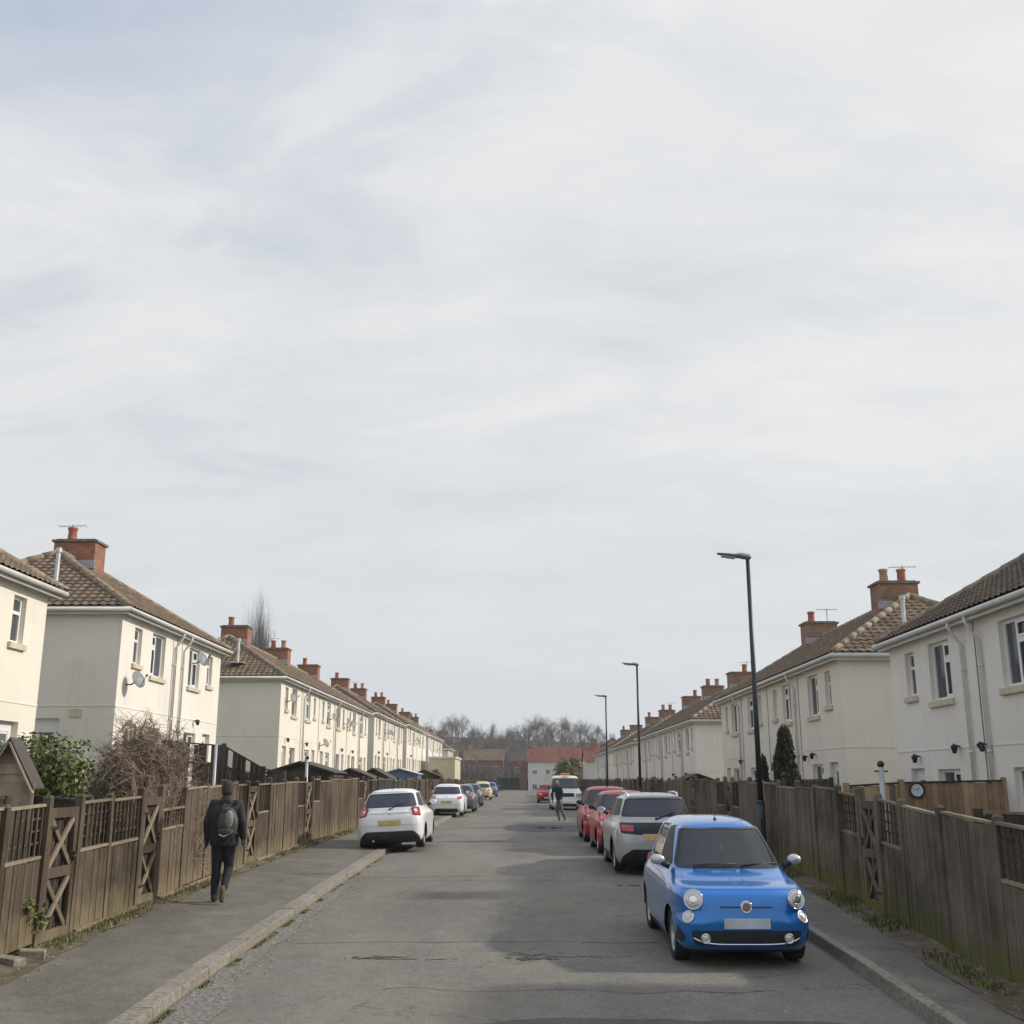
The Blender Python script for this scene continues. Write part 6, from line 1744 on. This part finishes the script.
# ------------------------------------------------------------------ people
def capsules(chains, n=14):
    """chains of (point, radius) -> overlapping tapered tubes with round ends"""
    m = MB()
    for ch in chains:
        for (a, ra), (b, rb) in zip(ch, ch[1:]):
            m.tube([a, b], [ra, rb], n)
        for (a, ra) in ch: m.ball(a, ra, n=n)
    return m
def fused(name, mb, mat, parent, vox=.012, sm=6):
    o = mb.build(name, mat, parent, smooth=True)
    r = o.modifiers.new('fuse', 'REMESH'); r.mode = 'VOXEL'; r.voxel_size = vox; r.use_smooth_shade = True
    s_ = o.modifiers.new('soft', 'SMOOTH'); s_.factor = .5; s_.iterations = sm
    return o
def ell(mb, c, r, sc, n=18): mb.ball(c, r, sc, n)
def hand_chains(w, d, side, k=1.0):
    """palm and five curled fingers; w wrist, d pointing along the hand; thumb forward (-y)"""
    d = Vector(d).normalized(); fw = Vector((0, -1, 0)); fw = (fw-d*fw.dot(d)).normalized(); s_ = d.cross(fw)*side
    w = Vector(w); out = [[(w, .027*k), (w+d*.045, .03*k)], [(w+d*.02+fw*.015, .022*k), (w+d*.085+fw*.028, .017*k)], [(w+d*.02-fw*.015, .022*k), (w+d*.08-fw*.028, .016*k)]]
    for i, (o_, ln) in enumerate(((.030, .070), (.010, .078), (-.010, .072), (-.029, .058))):
        a = w+d*.085+fw*o_; b = a+(d+s_*.25).normalized()*ln*.45; c = b+(d+s_*.9).normalized()*ln*.33; e = c+(d*.3+s_).normalized()*ln*.25
        out.append([(a, .0105*k), (b, .0095*k), (c, .0085*k), (e, .007*k)])
    a = w+d*.03+fw*.03; b = a+(d*.7+fw*.7).normalized()*.038; c = b+(d+fw*.25+s_*.3).normalized()*.03
    out.append([(a, .014*k), (b, .0115*k), (c, .009*k)]); return out

def walker():
    x, y = -4.72, 17.75; b = g(y)+.10
    # local frame: walks towards +Y (away), so its back faces the camera; x right
    r = empty('person', (x, y, b), label='person in black jacket and beanie walking away along the left pavement', cat='person')
    hipL, hipR = Vector((-.09, 0, .90)), Vector((.09, .0, .90))
    kneeL, ankL = Vector((-.105, .03, .49)), Vector((-.10, -.0, .085))
    kneeR, ankR = Vector((.08, .07, .50)), Vector((.085, -.20, .20))
    shL, shR = Vector((-.20, .02, 1.47)), Vector((.20, .02, 1.46))
    elL, wrL = Vector((-.285, .0, 1.19)), Vector((-.285, .06, .93))
    elR, wrR = Vector((.285, -.06, 1.20)), Vector((.30, .0, .95))
    body = [[(hipL, .085), (kneeL, .055), (ankL, .036)], [(hipR, .085), (kneeR, .055), (ankR, .036)],
            [(Vector((0, 0, .95)), .13), (Vector((0, .0, 1.2)), .125), (Vector((0, .01, 1.40)), .13), (Vector((0, .02, 1.50)), .06), (Vector((0, .03, 1.58)), .052)],
            [(shL, .05), (elL, .04), (wrL, .026)], [(shR, .05), (elR, .04), (wrR, .026)], [(shL, .05), (Vector((0, .02, 1.46)), .06), (shR, .05)]]
    body += hand_chains(wrL, (0, .03, -1), 1)+hand_chains(wrR, (.02, .0, -1), -1)
    m = capsules(body, 12); ell(m, (0, .04, 1.69), .1, (.78, .98, 1.2))
    m.ball((0, .145, 1.68), .018, (.7, .9, 1.3), 8); m.ball((0, .13, 1.63), .03, (1, .6, .5), 8); ell(m, (-.078, .03, 1.68), .028, (.4, .8, 1.2), 8); ell(m, (.078, .03, 1.68), .028, (.4, .8, 1.2), 8)
    fused('body', m, MT['skin'], r, .0085, 2)
    # eyes (looking ahead, away from the camera)
    for sx in (-1, 1):
        e = MB(); e.ball((sx*.032, .128, 1.70), .011, n=8); e.build('eye', MT['white_lens'], r, smooth=True)
    j = capsules([[(Vector((0, -.0, .90)), .17), (Vector((0, 0, 1.10)), .17), (Vector((0, .0, 1.34)), .175), (Vector((0, .02, 1.48)), .10)],
                  [(Vector((-.09, 0, .88)), .135), (Vector((-.10, 0, 1.34)), .135)], [(Vector((.09, 0, .88)), .135), (Vector((.10, 0, 1.34)), .135)],
                  [(Vector((-.09, .02, 1.45)), .085), (shL, .078), (elL, .066), (wrL+Vector((0, -.0, .015)), .053)], [(Vector((.09, .02, 1.45)), .085), (shR, .078), (elR, .066), (wrR+Vector((0, 0, .015)), .053)],
                  [(Vector((0, .02, 1.50)), .085), (Vector((0, .0, 1.545)), .082)], [(Vector((-.05, -.05, 1.50)), .06), (Vector((.05, -.05, 1.50)), .06)]], 14)
    for i, v in enumerate(j.v):
        if v[2] < .82: j.v[i] = (v[0], v[1], .82)
    for i, v in enumerate(j.v):   # cloth folds
        f = .012*noise.noise(Vector((v[0]*9, v[1]*9, v[2]*16))); j.v[i] = (v[0]*(1+f*2), v[1]*(1+f*5), v[2])
    fused('jacket', j, MT['jacket'], r, .012, 4)
    for (w_, d_, s_) in ((wrL, (0, .03, -1), 1), (wrR, (.02, .0, -1), -1)):
        fused('glove', capsules(hand_chains(w_, d_, s_, 1.14), 10), MT['jacket'], r, .006, 1)
    t = capsules([[(Vector((-.0, 0, .93)), .135), (hipL, .108)], [(Vector((0, 0, .93)), .135), (hipR, .108)],
                  [(hipL, .108), (kneeL, .075), (ankL+Vector((0, 0, .03)), .062)], [(hipR, .108), (kneeR, .075), (ankR+Vector((0, .03, .03)), .060)]], 14)
    fused('trousers', t, MT['trousers'], r, .012, 3)
    h = MB(); ell(h, (0, .03, 1.725), .112, (.86, 1.0, 1.08)); ell(h, (0, .02, 1.67), .105, (.9, .95, .8)); fused('beanie', h, MT['hat'], r, .01, 3)
    s1 = capsules([[(ankL+Vector((0, -.03, -.035)), .045), (ankL+Vector((0, .14, -.045)), .036)], [(ankL+Vector((0, -.02, .0)), .05), (ankL+Vector((0, -.04, -.045)), .036)]], 10)
    fused('shoe', s1, MT['plastic'], r, .009, 3)
    s2 = capsules([[(ankR+Vector((0, -.05, .02)), .047), (ankR+Vector((0, -.035, -.145)), .040)], [(ankR+Vector((0, -.065, .0)), .045), (ankR+Vector((0, -.05, -.15)), .042)]], 10)
    fused('shoe', s2, MT['sole'], r, .009, 3)
    # backpack, slung over the right shoulder
    bp = empty('backpack', (x+.10, y-.22, b+1.0), ry=.0, label='grey and black backpack hanging on the back of the walking person', cat='bag')
    m = MB(); ell(m, (0, .0, .18), .22, (.74, .46, 1.06), 20); ell(m, (0, .0, .08), .18, (.86, .5, .8), 16); m.ball((0, -.02, .36), .1, (1, .6, .7), 12); fused('bag_body', m, MT['bag'], bp, .01, 3)
    m = MB(); ell(m, (.035, -.065, .24), .13, (.55, .5, 1.15), 14); fused('bag_pocket', m, MT['bagl'], bp, .01, 2)
    m = MB(); ell(m, (-.0, -.08, .06), .12, (1.0, .4, .5), 14); fused('bag_pocket', m, MT['bag'], bp, .01, 2)
    for sx in (-1, 1):
        m = MB(); X_ = sx*.11
        pts = [(X_, .06, .40), (X_+.02, .13, .50), (X_+.02, .26, .52), (X_+.01, .35, .42), (X_+.02, .37, .22), (X_+.0, .25, .08), (X_, .08, .02)]
        for a, c in zip(pts, pts[1:]): m.bar(a, c, .05, .012, up=(1, 0, 0) if False else (0, 0, 1))
        m.build('strap', MT['bag'], bp)
    m = MB(); m.tube([(-.1, -.11, .02), (-.02, -.12, -.01), (.1, -.10, .05)], .006, 5); m.build('buckle_strap', MT['chrome'], bp)
    return r
walker()

def far_person():
    x, y = 1.60, 49.3; b = g(y)
    r = empty('person', (x, y, b), rz=math.radians(-25), label='distant person in dark top and grey trousers walking in the road before the van', cat='person')
    # leaning and striding, facing the camera's right
    hip = Vector((0, 0, .88)); kL, aL = Vector((-.12, -.02, .47)), Vector((-.02, .02, .08)); kR, aR = Vector((.10, 0, .47)), Vector((.26, .0, .09))
    ch = Vector((-.10, 0, 1.38)); shL, shR = ch+Vector((-.17, 0, 0)), ch+Vector((.17, 0, 0))
    body = [[(hip, .12), (Vector((-.05, 0, 1.15)), .115), (ch, .12), (ch+Vector((0, 0, .12)), .055)], [(hip, .09), (kL, .055), (aL, .037)], [(hip, .09), (kR, .055), (aR, .037)],
            [(shL, .05), (shL+Vector((-.08, 0, -.28)), .04), (shL+Vector((-.02, -.08, -.50)), .028)], [(shR, .05), (shR+Vector((.10, 0, -.27)), .04), (shR+Vector((.06, -.12, -.46)), .028)]]
    body += hand_chains(shL+Vector((-.02, -.08, -.50)), (.1, -.2, -1), 1)+hand_chains(shR+Vector((.06, -.12, -.46)), (-.1, -.3, -1), -1)
    m = capsules(body, 10); ell(m, ch+Vector((.01, -.01, .25)), .1, (.8, .95, 1.18)); m.ball(ch+Vector((.01, -.11, .25)), .02, (.7, .8, 1.2), 6); fused('body', m, MT['skin'], r, .012, 2)
    for sx in (-1, 1):
        e = MB(); e.ball(ch+Vector((.01+sx*.032, -.098, .27)), .011, n=6); e.build('eye', MT['white_lens'], r)
    j = capsules([[(Vector((0, 0, .93)), .145), (Vector((-.05, 0, 1.15)), .15), (ch+Vector((0, 0, -.04)), .155), (ch+Vector((0, 0, .1)), .08)], [(shL, .075), (shL+Vector((-.08, 0, -.28)), .06), (shL+Vector((-.02, -.08, -.48)), .045)], [(shR, .075), (shR+Vector((.10, 0, -.27)), .06), (shR+Vector((.06, -.12, -.44)), .045)], [(shL, .08), (shR, .08)]], 10)
    fused('jacket', j, MT['jacket'], r, .015, 3)
    t = capsules([[(hip, .125), (kL, .078), (aL+Vector((0, 0, .03)), .058)], [(hip, .125), (kR, .078), (aR+Vector((0, 0, .03)), .058)]], 10); fused('trousers', t, MT['greytop'], r, .015, 3)
    h = MB(); ell(h, ch+Vector((.01, .025, .28)), .108, (.85, .92, 1.05)); fused('hair', h, MT['hair'], r, .012, 2)
    for a in (aL, aR):
        s_ = capsules([[(a+Vector((-.02, .02, -.03)), .042), (a+Vector((.05, -.12, -.045)), .034)]], 8); fused('shoe', s_, MT['plastic'], r, .012, 2)
far_person()

# ------------------------------------------------------------------ sky, sun, haze, camera
SUN_EL, SUN_AZ = math.radians(30.5), math.radians(82)    # azimuth clockwise from +Y
w = bpy.data.worlds.new('World'); SC.world = w; w.use_nodes = True
nt = w.node_tree; bg = nt.nodes['Background']; bg.inputs['Strength'].default_value = .1
sky = nt.nodes.new('ShaderNodeTexSky'); sky.sky_type = 'NISHITA'; sky.sun_disc = False
sky.sun_elevation = SUN_EL; sky.sun_rotation = SUN_AZ; sky.dust_density = 2.0; sky.air_density = 1.0
tc = nt.nodes.new('ShaderNodeTexCoord'); sx = nt.nodes.new('ShaderNodeSeparateXYZ'); nt.links.new(tc.outputs['Generated'], sx.inputs[0])
def mth(op, a, b=None, c=None, clamp=False):
    m = nt.nodes.new('ShaderNodeMath'); m.operation = op; m.use_clamp = clamp
    for i, v in enumerate((a, b, c)):
        if v is None: continue
        if hasattr(v, 'is_output'): nt.links.new(v, m.inputs[i])
        else: m.inputs[i].default_value = v
    return m.outputs[0]
zz = mth('ADD', mth('MAXIMUM', sx.outputs[2], 0.0), .16)
cxyz = nt.nodes.new('ShaderNodeCombineXYZ'); nt.links.new(mth('DIVIDE', sx.outputs[0], zz), cxyz.inputs[0]); nt.links.new(mth('DIVIDE', sx.outputs[1], zz), cxyz.inputs[1])
def cloud(scale, st, rot, seed, det=8, dist=.4, rough=.55):
    mp = nt.nodes.new('ShaderNodeMapping'); mp.inputs['Scale'].default_value = st; mp.inputs['Rotation'].default_value = (0, 0, rot); mp.inputs['Location'].default_value = (seed, seed*.7, 0)
    nt.links.new(cxyz.outputs[0], mp.inputs[0]); n = nt.nodes.new('ShaderNodeTexNoise'); n.inputs['Scale'].default_value = scale; n.inputs['Detail'].default_value = det; n.inputs['Distortion'].default_value = dist; n.inputs['Roughness'].default_value = rough
    nt.links.new(mp.outputs[0], n.inputs['Vector']); return n.outputs['Fac']
n1 = cloud(.75, (.6, 1.4, 1), .42, 2.3, dist=.9)      # long streaks
n2 = cloud(2.6, (.8, 1.3, 1), .2, 7.1, dist=.8)        # broken fleece
n4 = cloud(5.0, (.8, 1.25, 1), .5, 3.9, dist=1.0, rough=.62)
n3 = cloud(.35, (1, 1, 1), 0, 4.4, det=4)         # large masses
# overall cover: thick low down, thinner at the upper left
cov = mth('MULTIPLY_ADD', n1, 1.0, mth('MULTIPLY_ADD', n2, .75, mth('MULTIPLY_ADD', n3, .5, .0)))
cov = mth('ADD', cov, mth('MULTIPLY', sx.outputs[0], .38))
cov = mth('SUBTRACT', cov, mth('MULTIPLY', mth('MAXIMUM', mth('SUBTRACT', sx.outputs[2], .43), 0), mth('MAXIMUM', mth('MULTIPLY_ADD', sx.outputs[0], -3.2, 2.0), .7)))
rp = nt.nodes.new('ShaderNodeValToRGB'); nt.links.new(cov, rp.inputs[0]); rp.color_ramp.elements[0].position = .42; rp.color_ramp.elements[1].position = .90
rp.color_ramp.elements[0].color = (.30, .30, .30, 1); rp.color_ramp.elements[1].color = (1, 1, 1, 1)
# cloud brightness
lum = nt.nodes.new('ShaderNodeValToRGB'); nt.links.new(mth('MULTIPLY_ADD', n4, .20, mth('MULTIPLY_ADD', n2, .30, mth('MULTIPLY', n1, .50))), lum.inputs[0])
e = lum.color_ramp.elements; e[0].position = .38; e[0].color = (5.15, 5.4, 5.7, 1); e[1].position = .60; e[1].color = (6.5, 6.52, 6.55, 1)
hz = nt.nodes.new('ShaderNodeValToRGB'); nt.links.new(sx.outputs[2], hz.inputs[0]); e = hz.color_ramp.elements; e[0].position = .0; e[0].color = (.92, .92, .92, 1); e[1].position = .34; e[1].color = (0, 0, 0, 1)
mx = nt.nodes.new('ShaderNodeMix'); mx.data_type = 'RGBA'; nt.links.new(hz.outputs[0], mx.inputs[0]); nt.links.new(lum.outputs[0], mx.inputs[6]); mx.inputs[7].default_value = (5.45, 5.75, 5.95, 1)
skb = nt.nodes.new('ShaderNodeMix'); skb.data_type = 'RGBA'; skb.blend_type = 'MULTIPLY'; skb.inputs[0].default_value = 1; nt.links.new(sky.outputs[0], skb.inputs[6]); skb.inputs[7].default_value = (1, 1, 1, 1)
# veil of thin cloud over blue: never the bare sky
veil = nt.nodes.new('ShaderNodeMix'); veil.data_type = 'RGBA'; veil.inputs[0].default_value = .55; nt.links.new(skb.outputs[2], veil.inputs[6]); veil.inputs[7].default_value = (4.5, 5.2, 6.6, 1)
fin = nt.nodes.new('ShaderNodeMix'); fin.data_type = 'RGBA'; nt.links.new(rp.outputs[0], fin.inputs[0]); nt.links.new(veil.outputs[2], fin.inputs[6]); nt.links.new(mx.outputs[2], fin.inputs[7])
def sstep(v, a, b):
    mr = nt.nodes.new('ShaderNodeMapRange'); mr.interpolation_type = 'SMOOTHSTEP'; nt.links.new(v, mr.inputs['Value'])
    mr.inputs['From Min'].default_value = a; mr.inputs['From Max'].default_value = b; return mr.outputs[0]
# unseen cloud overhead and sunward is brightened to add ambient light
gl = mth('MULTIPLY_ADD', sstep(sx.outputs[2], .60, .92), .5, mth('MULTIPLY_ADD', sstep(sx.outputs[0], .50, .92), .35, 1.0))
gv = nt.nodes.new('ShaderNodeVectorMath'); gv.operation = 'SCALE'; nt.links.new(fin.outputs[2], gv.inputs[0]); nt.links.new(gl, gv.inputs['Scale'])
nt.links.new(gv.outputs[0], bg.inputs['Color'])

sl = bpy.data.lights.new('sun', 'SUN'); sl.energy = 2.5; sl.angle = math.radians(1.8); sl.color = (1, .93, .82)
so = bpy.data.objects.new('sun', sl); COL.objects.link(so)
dirn = Vector((math.sin(SUN_AZ)*math.cos(SUN_EL), math.cos(SUN_AZ)*math.cos(SUN_EL), math.sin(SUN_EL)))
so.rotation_euler = dirn.to_track_quat('Z', 'Y').to_euler(); so.location = dirn*60

HAZE = 0.0004
if HAZE:
    m = MB(); m.box(-320, 320, -40, 560, -6, 60)
    hm, hn, hb = new_mat('haze_air'); hn.nodes.remove(hb)
    vp = hn.nodes.new('ShaderNodeVolumePrincipled'); vp.inputs['Density'].default_value = HAZE; vp.inputs['Color'].default_value = (.86, .90, .96, 1); vp.inputs['Anisotropy'].default_value = .3
    hn.links.new(vp.outputs[0], hn.nodes['Material Output'].inputs['Volume'])
    tag(m.build('haze', hm), kind='stuff', label='thin pale haze filling the street', cat='haze')

cam = bpy.data.cameras.new('camera'); co = bpy.data.objects.new('camera', cam); COL.objects.link(co)
co.location = (0, 0, 2.45); co.rotation_euler = (PI/2+P_, 0, YW); cam.sensor_width = 36; cam.lens = 36*F_/1024; cam.clip_end = 3000; cam.clip_start = .1
SC.camera = co
SC.view_settings.view_transform = 'Standard'; SC.view_settings.look = 'None'; SC.view_settings.exposure = 0.38; SC.view_settings.gamma = 1
SC.render.resolution_x = 1024; SC.render.resolution_y = 1024
SC.render.engine = 'CYCLES'
SC.cycles.max_bounces = 8; SC.cycles.transparent_max_bounces = 12
